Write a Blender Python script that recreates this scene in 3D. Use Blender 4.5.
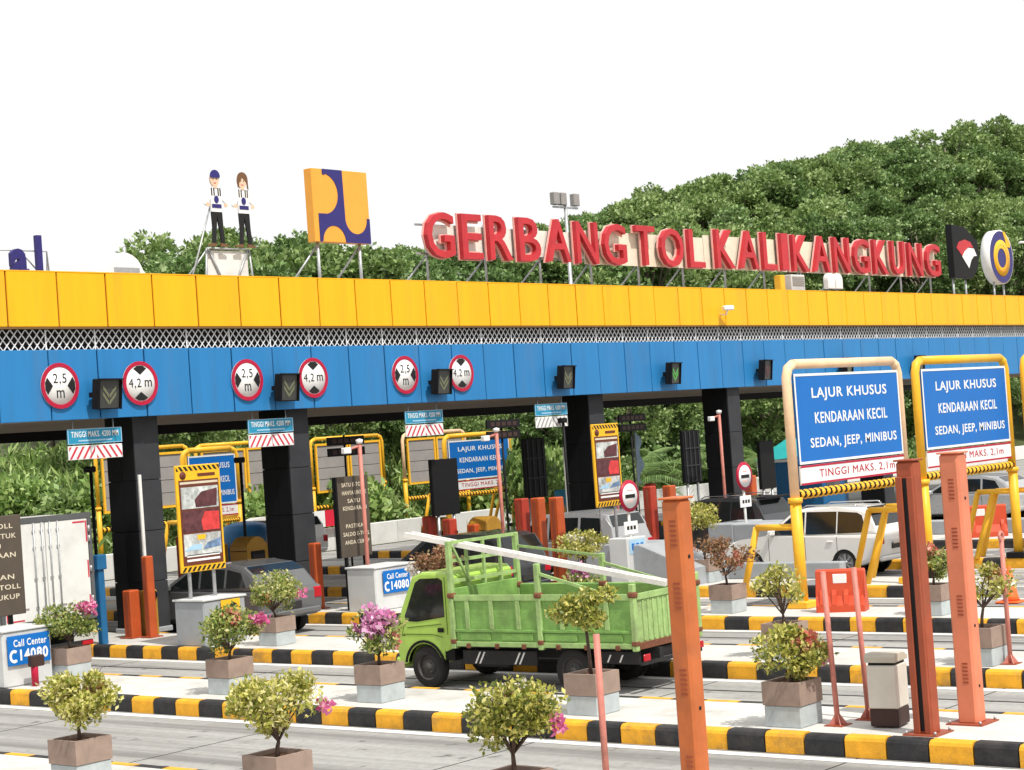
import bpy, bmesh, math, random
import numpy as np
from mathutils import Vector, Matrix
random.seed(7); RNG = np.random.default_rng(11)
R = math.radians
S = bpy.context.scene
COL = S.collection
for o in list(bpy.data.objects): bpy.data.objects.remove(o)

# ------------------------------------------------------------ camera
def cam_axes(yaw, pitch, roll):
    f = Vector((math.sin(yaw)*math.cos(pitch), math.cos(yaw)*math.cos(pitch), math.sin(pitch)))
    r = Vector((math.cos(yaw), -math.sin(yaw), 0)); u = r.cross(f)
    c, s = math.cos(roll), math.sin(roll)
    return r*c-u*s, r*s+u*c, f
cr, cu, cf = cam_axes(0.882585, 0.024792, 0.0704707)
cd = bpy.data.cameras.new('camera'); cam = bpy.data.objects.new('camera', cd); COL.objects.link(cam)
cam.matrix_world = Matrix(((cr.x, cu.x, -cf.x, 0), (cr.y, cu.y, -cf.y, 0), (cr.z, cu.z, -cf.z, 4.5), (0, 0, 0, 1)))
cd.sensor_width = 36; cd.sensor_fit = 'HORIZONTAL'; cd.lens = 1883.7/1024*36; cd.clip_start = 0.5; cd.clip_end = 2000
S.camera = cam
# ------------------------------------------------------------ sky, sun, exposure
SUN_EL, SUN_AZ = R(58), R(195)          # azimuth clockwise from +Y: behind the camera, a little to the left
w = bpy.data.worlds.new('World'); S.world = w; w.use_nodes = True
nt = w.node_tree; nt.nodes.clear()
out = nt.nodes.new('ShaderNodeOutputWorld')
sky = nt.nodes.new('ShaderNodeTexSky'); sky.sky_type = 'NISHITA'; sky.sun_disc = False
sky.sun_elevation = SUN_EL; sky.sun_rotation = SUN_AZ; sky.dust_density = 4; sky.air_density = 1.5
b1 = nt.nodes.new('ShaderNodeBackground'); b1.inputs[1].default_value = 0.08
b2 = nt.nodes.new('ShaderNodeBackground'); b2.inputs[0].default_value = (1, 1, 1, 1); b2.inputs[1].default_value = 1.1   # bright white overcast veil
ad = nt.nodes.new('ShaderNodeMixShader'); ad.inputs[0].default_value = 0.9
nt.links.new(sky.outputs[0], b1.inputs[0]); nt.links.new(b1.outputs[0], ad.inputs[1]); nt.links.new(b2.outputs[0], ad.inputs[2]); nt.links.new(ad.outputs[0], out.inputs[0])
sl = bpy.data.lights.new('sun', 'SUN'); sl.energy = 4.3; sl.angle = R(1.2); sl.color = (1, .96, .88)
so = bpy.data.objects.new('sun', sl); COL.objects.link(so); so.location = (0, -40, 60)
sd = Vector((math.sin(SUN_AZ)*math.cos(SUN_EL), math.cos(SUN_AZ)*math.cos(SUN_EL), math.sin(SUN_EL)))
so.rotation_euler = sd.to_track_quat('Z', 'Y').to_euler()
S.view_settings.view_transform = 'Standard'; S.view_settings.look = 'None'; S.view_settings.exposure = 0; S.view_settings.gamma = 1
S.view_settings.use_curve_mapping = False
S.render.engine = 'CYCLES'

# ------------------------------------------------------------ materials
MATS = {}
def mat(name, rgb, rough=.6, metal=0., var=.12, scale=3., bump=0., spec=.3, dirt=0., stretch=None, coat=0.):
    if name in MATS: return MATS[name]
    m = bpy.data.materials.new(name); m.use_nodes = True; MATS[name] = m
    n = m.node_tree.nodes; l = m.node_tree.links; p = n['Principled BSDF']
    p.inputs['Roughness'].default_value = rough; p.inputs['Metallic'].default_value = metal
    p.inputs['Specular IOR Level'].default_value = spec; p.inputs['Coat Weight'].default_value = coat
    tc = n.new('ShaderNodeTexCoord'); oi = n.new('ShaderNodeObjectInfo'); ml = n.new('ShaderNodeMath'); ml.operation = 'MULTIPLY'; ml.inputs[1].default_value = 61
    va = n.new('ShaderNodeVectorMath'); va.operation = 'ADD'; l.new(oi.outputs['Random'], ml.inputs[0]); l.new(tc.outputs['Object'], va.inputs[0]); l.new(ml.outputs[0], va.inputs[1]); src = va.outputs[0]
    if stretch:
        mp = n.new('ShaderNodeMapping'); mp.inputs['Scale'].default_value = stretch; l.new(src, mp.inputs[0]); src = mp.outputs[0]
    nz = n.new('ShaderNodeTexNoise'); nz.inputs['Scale'].default_value = scale; nz.inputs['Detail'].default_value = 8; nz.inputs['Roughness'].default_value = .65
    l.new(src, nz.inputs['Vector'])
    rp = n.new('ShaderNodeValToRGB'); e = rp.color_ramp.elements
    e[0].position = .28; e[1].position = .72
    e[0].color = (*[c*(1-var) for c in rgb], 1); e[1].color = (*[min(1, c*(1+var)) for c in rgb], 1)
    l.new(nz.outputs['Fac'], rp.inputs[0]); colr = rp.outputs[0]
    if dirt:
        n2 = n.new('ShaderNodeTexNoise'); n2.inputs['Scale'].default_value = scale*.35; n2.inputs['Detail'].default_value = 10; n2.inputs['Roughness'].default_value = .75
        l.new(src, n2.inputs['Vector'])
        r2 = n.new('ShaderNodeValToRGB'); r2.color_ramp.elements[0].position = .52; r2.color_ramp.elements[1].position = .75
        r2.color_ramp.elements[0].color = (0, 0, 0, 1); r2.color_ramp.elements[1].color = (dirt, dirt, dirt, 1)
        l.new(n2.outputs['Fac'], r2.inputs[0])
        mx = n.new('ShaderNodeMix'); mx.data_type = 'RGBA'; mx.inputs['B'].default_value = (.13, .105, .08, 1)
        l.new(r2.outputs[0], mx.inputs['Factor']); l.new(colr, mx.inputs['A']); colr = mx.outputs['Result']
    l.new(colr, p.inputs['Base Color'])
    rr = n.new('ShaderNodeMapRange'); rr.inputs['To Min'].default_value = max(0, rough-.08); rr.inputs['To Max'].default_value = min(1, rough+.08)
    l.new(nz.outputs['Fac'], rr.inputs['Value']); l.new(rr.outputs[0], p.inputs['Roughness'])
    if bump:
        bp = n.new('ShaderNodeBump'); bp.inputs['Strength'].default_value = bump; bp.inputs['Distance'].default_value = .02
        n3 = n.new('ShaderNodeTexNoise'); n3.inputs['Scale'].default_value = scale*9; n3.inputs['Detail'].default_value = 5
        l.new(src, n3.inputs['Vector']); l.new(n3.outputs['Fac'], bp.inputs['Height']); l.new(bp.outputs[0], p.inputs['Normal'])
    return m
def leaf_mat(name, stops, transl=.25, rough=.5):
    m = bpy.data.materials.new(name); m.use_nodes = True; MATS[name] = m
    n = m.node_tree.nodes; l = m.node_tree.links; p = n['Principled BSDF']; p.inputs['Roughness'].default_value = rough
    g = n.new('ShaderNodeNewGeometry'); oi = n.new('ShaderNodeObjectInfo')
    a = n.new('ShaderNodeMath'); a.operation = 'MULTIPLY_ADD'; a.inputs[1].default_value = .25; a.inputs[2].default_value = -.125
    l.new(oi.outputs['Random'], a.inputs[0])
    b = n.new('ShaderNodeMath'); b.operation = 'ADD'; l.new(g.outputs['Random Per Island'], b.inputs[0]); l.new(a.outputs[0], b.inputs[1])
    rp = n.new('ShaderNodeValToRGB'); cr_ = rp.color_ramp
    while len(cr_.elements) < len(stops): cr_.elements.new(.5)
    for e, (pos, c) in zip(cr_.elements, stops): e.position = pos; e.color = (*c, 1)
    l.new(b.outputs[0], rp.inputs[0]); l.new(rp.outputs[0], p.inputs['Base Color'])
    t = n.new('ShaderNodeBsdfTranslucent'); l.new(rp.outputs[0], t.inputs[0])
    mx = n.new('ShaderNodeMixShader'); mx.inputs[0].default_value = transl
    l.new(p.outputs[0], mx.inputs[1]); l.new(t.outputs[0], mx.inputs[2]); l.new(mx.outputs[0], n['Material Output'].inputs[0])
    return m
M = dict(
 yellow_panel=mat('yellow_panel', (.86, .425, .012), .42, var=.07, scale=.9, spec=.2, dirt=.3, stretch=(3, 1, .3)),
 blue_panel=mat('blue_panel', (.026, .19, .45), .4, var=.09, scale=.9, spec=.2, dirt=.25, stretch=(3, 1, .3)),
 seam=mat('seam', (.30, .12, .01), .7), seam_blue=mat('seam_blue', (.01, .05, .16), .7),
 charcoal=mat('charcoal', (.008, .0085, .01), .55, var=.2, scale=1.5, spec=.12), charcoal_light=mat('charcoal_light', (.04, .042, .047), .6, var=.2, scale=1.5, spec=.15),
 dark=mat('dark', (.008, .008, .009), .6), black=mat('black_paint', (.010, .010, .011), .5, spec=.15),
 soffit=mat('soffit', (.22, .17, .13), .7, var=.2, scale=1., stretch=(1, .2, 1)),
 roof=mat('roof_sheet', (.35, .35, .34), .7, dirt=.4), mesh_white=mat('mesh_white', (.75, .76, .78), .5),
 red=mat('red_letter', (.48, .03, .04), .45, var=.16, scale=2), pinkwhite=mat('letter_trim', (.76, .40, .36), .5), cream=mat('cream_panel', (.74, .66, .53), .6, var=.1, dirt=.3),
 steel=mat('galvanised', (.42, .43, .44), .45, metal=.5, var=.2, scale=8), navy=mat('navy', (.03, .025, .16), .4), orange_logo=mat('orange_logo', (.80, .36, .05), .45, var=.05),
 white=mat('white_paint', (.78, .78, .77), .45, var=.05), white_dirty=mat('white_dirty', (.74, .73, .70), .5, var=.1, dirt=.35, scale=2),
 redring=mat('sign_red', (.42, .008, .04), .4, var=.06), signblack=mat('sign_black', (.012, .012, .012), .5),
 teal=mat('teal_sign', (.02, .25, .42), .4, var=.06), sign_blue=mat('sign_blue', (.003, .135, .47), .45, var=.05), pink_stripe=mat('stripe_red', (.55, .04, .07), .5),
 brown=mat('brown_board', (.085, .068, .052), .5, var=.1), khaki_text=mat('khaki_text', (.62, .55, .42), .6),
 concrete=mat('island_concrete', (.54, .53, .50), .85, var=.16, scale=1.6, bump=.2, dirt=.42), road=None,
 ground=mat('ground_soil', (.16, .15, .09), .95, var=.3, scale=.4, bump=.3), line=mat('road_line', (.72, .72, .70), .7, var=.1, dirt=.45, scale=4),
 kerb_y=mat('kerb_yellow', (.76, .37, .025), .65, var=.2, scale=5, dirt=.75, bump=.3), kerb_b=mat('kerb_black', (.025, .025, .027), .6, var=.5, scale=5, dirt=.35, bump=.3),
 block=mat('bumper_grey', (.33, .35, .37), .75, var=.12, scale=1.5, bump=.1, dirt=.3), block_light=mat('bumper_light', (.58, .59, .59), .75, var=.1, scale=1.5, dirt=.3),
 pot_top=mat('planter_brown', (.30, .22, .18), .8, var=.18, scale=5, dirt=.3), pot_low=mat('planter_grey', (.42, .46, .47), .75, var=.14, scale=5, dirt=.25), soil=mat('soil', (.12, .06, .035), .95, bump=.5, scale=12),
 bark=mat('bark', (.09, .06, .045), .9, var=.3, scale=12, bump=.4), trunk=mat('trunk', (.20, .17, .13), .9, var=.3, scale=4, bump=.4),
 post_o=mat('post_orange', (.50, .135, .04), .5, var=.2, scale=2, dirt=.5), post_s=mat('post_salmon', (.66, .21, .115), .45, var=.12, scale=2, dirt=.3), post_d=mat('post_rust', (.32, .07, .032), .55, var=.2, scale=2, dirt=.3),
 pole_s=mat('pole_salmon', (.55, .20, .16), .5, var=.2, scale=6, dirt=.5), bollard=mat('bollard_orange', (.46, .085, .022), .45, var=.14, scale=2.5, dirt=.2), bollard_red=mat('bollard_red', (.40, .045, .025), .5, var=.2, dirt=.2),
 frame_y=mat('frame_yellow', (.86, .46, .03), .4, var=.08, scale=3, dirt=.12), frame_p=mat('frame_peach', (.86, .58, .36), .45, var=.1, scale=3, dirt=.12),  # peach: yellow frame paint with overexposure put into its colour
 t_cab=mat('truck_lime', (.36, .55, .10), .32, var=.1, scale=3, coat=.3, dirt=.22), t_bed=mat('truck_green', (.19, .36, .09), .6, var=.28, scale=3, dirt=.5, bump=.35), t_bed2=mat('truck_green_pale', (.31, .46, .17), .6, var=.25, scale=5, dirt=.6, bump=.3),
 rust=mat('rust', (.17, .065, .035), .85, var=.4, scale=20), chassis=mat('chassis', (.02, .02, .021), .6, var=.3, dirt=.2), tyre=mat('tyre', (.022, .021, .02), .85, var=.2, bump=.2), rim=mat('rim', (.38, .38, .39), .35, metal=.7, var=.15), rim_dark=mat('rim_dark', (.05, .048, .045), .6, var=.4, dirt=.3),
 glass=mat('dark_glass', (.012, .014, .015), .06, var=.1, spec=.6), glass_grey=mat('grey_glass', (.10, .11, .115), .08, var=.2),
 car_white=mat('car_white', (.80, .79, .76), .22, var=.02, coat=.6), car_dark=mat('car_dark', (.035, .037, .04), .22, var=.05, coat=.6), car_grey=mat('car_grey', (.11, .113, .118), .25, var=.05, coat=.6), car_silver=mat('car_silver', (.42, .43, .44), .28, metal=.3, var=.04, coat=.5),
 taillight=mat('taillight', (.45, .01, .02), .2), lamp=mat('lamp_clear', (.65, .66, .66), .15), chrome=mat('chrome', (.6, .6, .6), .15, metal=1., var=.02), plate=mat('number_plate', (.03, .03, .03), .5),
 container=mat('container_white', (.72, .72, .70), .5, var=.07, scale=1.5, dirt=.25), container_frame=mat('container_frame', (.10, .105, .11), .6, var=.2),
 barrier=mat('barrier_red', (.58, .075, .03), .45, var=.1, scale=3, dirt=.12), cone=mat('cone_orange', (.80, .14, .03), .5), bin_body=mat('bin_cream', (.62, .59, .52), .5, var=.08, dirt=.15), bin_dark=mat('bin_brown', (.045, .022, .018), .5),
 machine_y=mat('machine_yellow', (.38, .20, .025), .5, var=.15, dirt=.3), drum=mat('drum_blue', (.015, .12, .28), .45, var=.12), tent=mat('tent_teal', (.02, .34, .34), .7), wall_white=mat('wall_white', (.66, .66, .64), .8, var=.1, dirt=.3, scale=.8),
 grey_panel=mat('sign_back', (.30, .28, .27), .6, var=.1, scale=2), poster_y=mat('poster_yellow', (.82, .45, .02), .45), poster_b=mat('poster_brown', (.13, .035, .02), .5), skin=mat('cutout_skin', (.72, .50, .36), .6), hair=mat('cutout_hair', (.16, .08, .04), .6),
 arrow_dim=mat('arrow_dim', (.16, .17, .10), .5), arrow_green=mat('arrow_green', (.10, .40, .08), .5), flag_blue=mat('flag_blue', (.42, .58, .74), .7), pale=mat('pale_blue', (.35, .55, .72), .5), photo1=mat('photo_grey', (.45, .47, .46), .5, var=.8, scale=4), photo2=mat('photo_red', (.60, .05, .05), .5, var=.3, scale=6), photo3=mat('photo_dark', (.10, .035, .04), .5, var=.6, scale=7), photo4=mat('photo_blue', (.14, .22, .36), .5, var=.6, scale=6),
 rail=mat('rail_white', (.74, .71, .67), .45, var=.15, dirt=.35), led=mat('led_panel', (.018, .018, .02), .5), banner=mat('banner_red', (.65, .02, .05), .6), flower=None)
L_tree = leaf_mat('tree_leaves', [(0, (.07, .12, .035)), (.4, (.13, .23, .06)), (.8, (.24, .37, .12)), (1, (.38, .48, .23))])
L_tree2 = leaf_mat('tree_leaves_pale', [(0, (.09, .15, .04)), (.5, (.20, .31, .08)), (1, (.40, .50, .21))])
L_bank = leaf_mat('bank_leaves', [(0, (.08, .15, .03)), (.5, (.20, .33, .07)), (1, (.44, .56, .20))])
L_yel = leaf_mat('shrub_yellow', [(0, (.12, .16, .025)), (.35, (.32, .34, .05)), (.7, (.58, .54, .12)), (1, (.74, .68, .34))], .3)
L_green = leaf_mat('shrub_green', [(0, (.07, .12, .025)), (.4, (.22, .30, .055)), (.75, (.46, .48, .13)), (1, (.68, .64, .33))], .3)
L_red = leaf_mat('shrub_red', [(0, (.10, .06, .03)), (.4, (.24, .15, .06)), (.8, (.42, .18, .12)), (1, (.55, .42, .2))], .3)
F_pink = leaf_mat('flower_pink', [(0, (.55, .05, .22)), (.5, (.72, .16, .40)), (1, (.82, .40, .52))], .3)
F_mag = leaf_mat('flower_magenta', [(0, (.50, .10, .30)), (.5, (.66, .26, .50)), (1, (.80, .55, .68))], .3)
F_white = leaf_mat('flower_white', [(0, (.6, .55, .5)), (1, (.8, .78, .74))], .3)
F_salmon = leaf_mat('flower_salmon', [(0, (.60, .14, .10)), (1, (.78, .42, .30))], .3)

def road_mat():
    m = mat('lane_concrete', (.34, .335, .32), .85, var=.16, scale=7, bump=.25); n = m.node_tree.nodes; l = m.node_tree.links; p = n['Principled BSDF']
    src = p.inputs['Base Color'].links[0].from_socket; tc = n.new('ShaderNodeTexCoord')
    for sc, stretch, lo, hi, amt, colr in ((1.0, (1.7, .03, 1), .44, .66, .7, (.125, .12, .115)), (.55, (1, .5, 1), .56, .70, .40, (.17, .16, .15)), (2.2, (1, 1, 1), .62, .70, .75, (.055, .053, .05)), (.8, (3, .02, 1), .60, .75, .5, (.55, .54, .52))):
        mp = n.new('ShaderNodeMapping'); mp.inputs['Scale'].default_value = stretch; l.new(tc.outputs['Object'], mp.inputs[0])
        nz = n.new('ShaderNodeTexNoise'); nz.inputs['Scale'].default_value = sc; nz.inputs['Detail'].default_value = 6; nz.inputs['Roughness'].default_value = .6; l.new(mp.outputs[0], nz.inputs['Vector'])
        mr = n.new('ShaderNodeMapRange'); mr.inputs['From Min'].default_value = lo; mr.inputs['From Max'].default_value = hi; mr.inputs['To Max'].default_value = amt; l.new(nz.outputs['Fac'], mr.inputs['Value'])
        mx = n.new('ShaderNodeMix'); mx.data_type = 'RGBA'; mx.inputs['B'].default_value = (*colr, 1); l.new(mr.outputs[0], mx.inputs['Factor']); l.new(src, mx.inputs['A']); src = mx.outputs['Result']
    l.new(src, p.inputs['Base Color']); return m
M['road'] = road_mat()

# ------------------------------------------------------------ mesh helpers
def hullf(pts):
    bm = bmesh.new()
    for p in pts: bm.verts.new(p)
    res = bmesh.ops.convex_hull(bm, input=list(bm.verts))
    dead = [v for v in bm.verts if not v.link_faces]
    if dead: bmesh.ops.delete(bm, geom=dead, context='VERTS')
    bmesh.ops.dissolve_limit(bm, angle_limit=.01, verts=list(bm.verts), edges=list(bm.edges))
    bmesh.ops.recalc_face_normals(bm, faces=list(bm.faces))
    bm.verts.index_update()
    v = [tuple(x.co) for x in bm.verts]; f = [[a.index for a in x.verts] for x in bm.faces]; bm.free()
    return v, f
class MB:
    def __init__(s): s.v = []; s.f = []; s.m = []; s.s = []
    def add(s, vs, fs, m=0, sm=False, X=None):
        o = len(s.v)
        s.v += [tuple(X @ Vector(p)) for p in vs] if X is not None else [tuple(p) for p in vs]
        for f in fs: s.f.append([i+o for i in f]); s.m.append(m); s.s.append(sm)
        return s
    def box(s, x0, x1, y0, y1, z0, z1, b=0, m=0, X=None):
        if b:
            pts = []
            for i, x in enumerate((x0, x1)):
                for j, y in enumerate((y0, y1)):
                    for k, z in enumerate((z0, z1)):
                        a, c, d = (1-2*i)*b, (1-2*j)*b, (1-2*k)*b
                        pts += [(x, y+c, z+d), (x+a, y, z+d), (x+a, y+c, z)]
            v, f = hullf(pts)
        else:
            v = [(x, y, z) for x in (x0, x1) for y in (y0, y1) for z in (z0, z1)]
            f = [(0, 1, 3, 2), (4, 6, 7, 5), (0, 4, 5, 1), (2, 3, 7, 6), (0, 2, 6, 4), (1, 5, 7, 3)]
        return s.add(v, f, m, X=X)
    def tube(s, pts, r, n=10, m=0, caps=True, X=None):
        pts = [Vector(p) for p in pts]; rr = r if isinstance(r, (list, tuple)) else [r]*len(pts)
        vs = []; up = None
        for i, p in enumerate(pts):
            d = ((pts[min(i+1, len(pts)-1)]-p).normalized() + (p-pts[max(i-1, 0)]).normalized())
            if d.length < 1e-6: d = Vector((0, 0, 1))
            d.normalize()
            if up is None: up = d.cross(Vector((1, 0, 0)) if abs(d.x) < .8 else Vector((0, 1, 0))).normalized()
            a = (up - d*up.dot(d)).normalized(); b = d.cross(a); up = a
            for k in range(n):
                t = 2*math.pi*(k+.5)/n; vs.append(p + (a*math.cos(t)+b*math.sin(t))*rr[i])
        fs = [(i*n+k, i*n+(k+1) % n, (i+1)*n+(k+1) % n, (i+1)*n+k) for i in range(len(pts)-1) for k in range(n)]
        s.add(vs, fs, m, n > 5, X)
        if caps:
            o = len(s.v)-len(vs)
            s.f.append([o+k for k in range(n)][::-1]); s.m.append(m); s.s.append(False)
            s.f.append([o+(len(pts)-1)*n+k for k in range(n)]); s.m.append(m); s.s.append(False)
        return s
    def beam(s, p0, p1, w, h, m=0):             # rectangular bar between two points
        p0, p1 = Vector(p0), Vector(p1); d = (p1-p0); L = d.length; d.normalize()
        up = Vector((0, 0, 1)) if abs(d.z) < .95 else Vector((0, 1, 0))
        a = d.cross(up).normalized(); b = a.cross(d)
        X = Matrix(((d.x, a.x, b.x, p0.x), (d.y, a.y, b.y, p0.y), (d.z, a.z, b.z, p0.z), (0, 0, 0, 1)))
        return s.box(0, L, -w/2, w/2, -h/2, h/2, m=m, X=X)
    def prism(s, poly, y0, y1, bev=0, m=0, X=None, taper=None):   # polygon in XZ, extruded along Y
        bm = bmesh.new(); n = len(poly)
        a = [bm.verts.new((x, y0, z)) for x, z in poly]; b = [bm.verts.new((x, y1, z)) for x, z in poly]
        fa = bm.faces.new(a); fb = bm.faces.new(b[::-1])
        for i in range(n): bm.faces.new((a[i], b[i], b[(i+1) % n], a[(i+1) % n])[::-1])
        if taper:
            for v in bm.verts: v.co.y *= taper(v.co.z)
        if bev: bmesh.ops.bevel(bm, geom=list(set(fa.edges) | set(fb.edges)), offset=bev, segments=2, affect='EDGES', profile=.6)
        bmesh.ops.recalc_face_normals(bm, faces=list(bm.faces)); bm.verts.index_update()
        s.add([tuple(v.co) for v in bm.verts], [[v.index for v in f.verts] for f in bm.faces], m, X=X); bm.free(); return s
    def lathe(s, prof, n=24, m=0, axis='Z', X=None, sm=True):     # prof (r, h)
        vs = []
        for r, h in prof:
            for k in range(n):
                t = 2*math.pi*k/n; c, q = r*math.cos(t), r*math.sin(t)
                vs.append((c, q, h) if axis == 'Z' else (c, h, q))
        fs = []
        for i in range(len(prof)-1):
            for k in range(n):
                f = (i*n+k, i*n+(k+1) % n, (i+1)*n+(k+1) % n, (i+1)*n+k); fs.append(f if axis == 'Z' else f[::-1])
        s.add(vs, fs, m, sm, X)
        return s
    def disc(s, c, r, y, n=24, m=0, rz=None):                      # flat disc facing -Y
        vs = [(c[0]+r*math.cos(2*math.pi*k/n), y, c[1]+(rz or r)*math.sin(2*math.pi*k/n)) for k in range(n)]
        return s.add(vs, [list(range(n))], m)
    def mesh(s, name, mats):
        me = bpy.data.meshes.new(name); me.from_pydata(s.v, [], s.f)
        for k in (mats if isinstance(mats, (list, tuple)) else [mats]): me.materials.append(k)
        me.polygons.foreach_set('material_index', s.m); me.polygons.foreach_set('use_smooth', s.s); me.update(); return me
    def build(s, name, mats, parent=None, loc=(0, 0, 0), rot=(0, 0, 0)): return link(name, s.mesh(name, mats), parent, loc, rot)
def link(name, me, parent=None, loc=(0, 0, 0), rot=(0, 0, 0)):
    o = bpy.data.objects.new(name, me); COL.objects.link(o); o.parent = parent; o.location = loc; o.rotation_euler = rot; return o
def tag(o, label=None, cat=None, group=None, kind=None):
    if label: o['label'] = label
    if cat: o['category'] = cat
    if group: o['group'] = group
    if kind: o['kind'] = kind
    return o
def thing(name, label, cat, loc=(0, 0, 0), rz=0, group=None):
    o = bpy.data.objects.new(name, None); COL.objects.link(o); o.location = loc; o.rotation_euler = (0, 0, rz); o.empty_display_size = .2
    return tag(o, label, cat, group)
def copy_tree(o, parent=None):
    c = o.copy(); COL.objects.link(c); c.parent = parent
    for ch in list(o.children): copy_tree(ch, c)
    return c
def quads_mesh(name, V, mats, mi=None):          # V: (n,4,3)
    n = len(V); me = bpy.data.meshes.new(name)
    me.vertices.add(n*4); me.vertices.foreach_set('co', V.reshape(-1).astype(np.float32))
    me.loops.add(n*4); me.loops.foreach_set('vertex_index', np.arange(n*4, dtype=np.int32))
    me.polygons.add(n); me.polygons.foreach_set('loop_start', np.arange(0, n*4, 4, dtype=np.int32))
    me.polygons.foreach_set('loop_total', np.full(n, 4, dtype=np.int32))
    for k in (mats if isinstance(mats, (list, tuple)) else [mats]): me.materials.append(k)
    if mi is not None: me.polygons.foreach_set('material_index', np.asarray(mi, dtype=np.int32))
    me.update(calc_edges=True); me.validate(); return me
def leaves(P, size, asp=.5, up=0., out=None):     # rhombic leaves at points P
    n = len(P); d = RNG.normal(size=(n, 3)); d[:, 2] += up
    if out is not None: d += out
    d /= np.linalg.norm(d, axis=1)[:, None]
    q = RNG.normal(size=(n, 3)); q -= d*(q*d).sum(1)[:, None]; q /= np.linalg.norm(q, axis=1)[:, None]
    s = size*RNG.uniform(.65, 1.35, n)[:, None]; nrm = np.cross(d, q)
    a = P; b = P + d*s*.5 + q*s*asp*.5 + nrm*s*.06; c = P + d*s; e = P + d*s*.5 - q*s*asp*.5 + nrm*s*.06
    return np.stack([a, b, c, e], 1)
TXT = {}
def text_geo(s, bold=.012):
    if (s, bold) in TXT: return TXT[(s, bold)]
    c = bpy.data.curves.new('t', 'FONT'); c.body = s; c.size = 1; c.offset = bold; c.space_character = 1.12; c.resolution_u = 3; c.extrude = .004
    o = bpy.data.objects.new('t', c); COL.objects.link(o); dg = bpy.context.evaluated_depsgraph_get(); dg.update()
    me = bpy.data.meshes.new_from_object(o.evaluated_get(dg))
    v = np.array([tuple(x.co) for x in me.vertices]); f = [list(p.vertices) for p in me.polygons]
    bpy.data.objects.remove(o); bpy.data.curves.remove(c); bpy.data.meshes.remove(me)
    TXT[(s, bold)] = (v, f); return v, f
def lettering(s, x0, x1, z0, z1, y, m, parent, t=.006, bold=.012, name='lettering'):   # fitted in a rectangle, facing -Y
    v, f = text_geo(s, bold); v = v.copy(); lo = v.min(0); hi = v.max(0); sz = hi-lo
    X = x0+(v[:, 0]-lo[0])/sz[0]*(x1-x0); Z = z0+(v[:, 1]-lo[1])/sz[1]*(z1-z0); Y = y-(v[:, 2]-lo[2])/max(sz[2], 1e-6)*t
    mb = MB(); mb.add(np.stack([X, Y, Z], 1).tolist(), f); return mb.build(name, m, parent)
def stripes(mb, x0, x1, z0, z1, y, n, slope, wfrac=.5, m=0, t=.004, mirror=False):      # slanted bars inside a rectangle
    W = (x1-x0)/n; h = z1-z0
    for i in range(-3, n+3):
        a = x0+i*W; poly = [(a, z0), (a+W*wfrac, z0), (a+W*wfrac+slope*h, z1), (a+slope*h, z1)]
        def clip(pl, k, lim, keep):
            o_ = []
            for p, q in zip(pl, pl[1:]+pl[:1]):
                ip, iq = keep(p[k], lim), keep(q[k], lim)
                if ip: o_.append(p)
                if ip != iq:
                    tt = (lim-p[k])/(q[k]-p[k]); o_.append(tuple(p[j]+(q[j]-p[j])*tt for j in (0, 1)))
            return o_
        pl = clip(poly, 0, x0, lambda c_, l_: c_ >= l_)
        if len(pl) > 2: pl = clip(pl, 0, x1, lambda c_, l_: c_ <= l_)
        if len(pl) > 2: mb.prism(pl, y-t, y, m=m)

# ============================================================ THE SETTING
ZR = -0.08; ZI = 0.195                 # lane level, island level
def sheet(name, x0, x1, y0, y1, z, m, nx=1, ny=1):
    mb = MB(); mb.add([(x0, y0, z), (x1, y0, z), (x1, y1, z), (x0, y1, z)], [(0, 1, 2, 3)]); return tag(mb.build(name, m), kind='structure')
sheet('ground', -900, 1100, -900, 1100, ZR-.02, M['ground'])
sheet('toll_plaza_road', -20, 150, -30, 58, ZR, M['road'])
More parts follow.
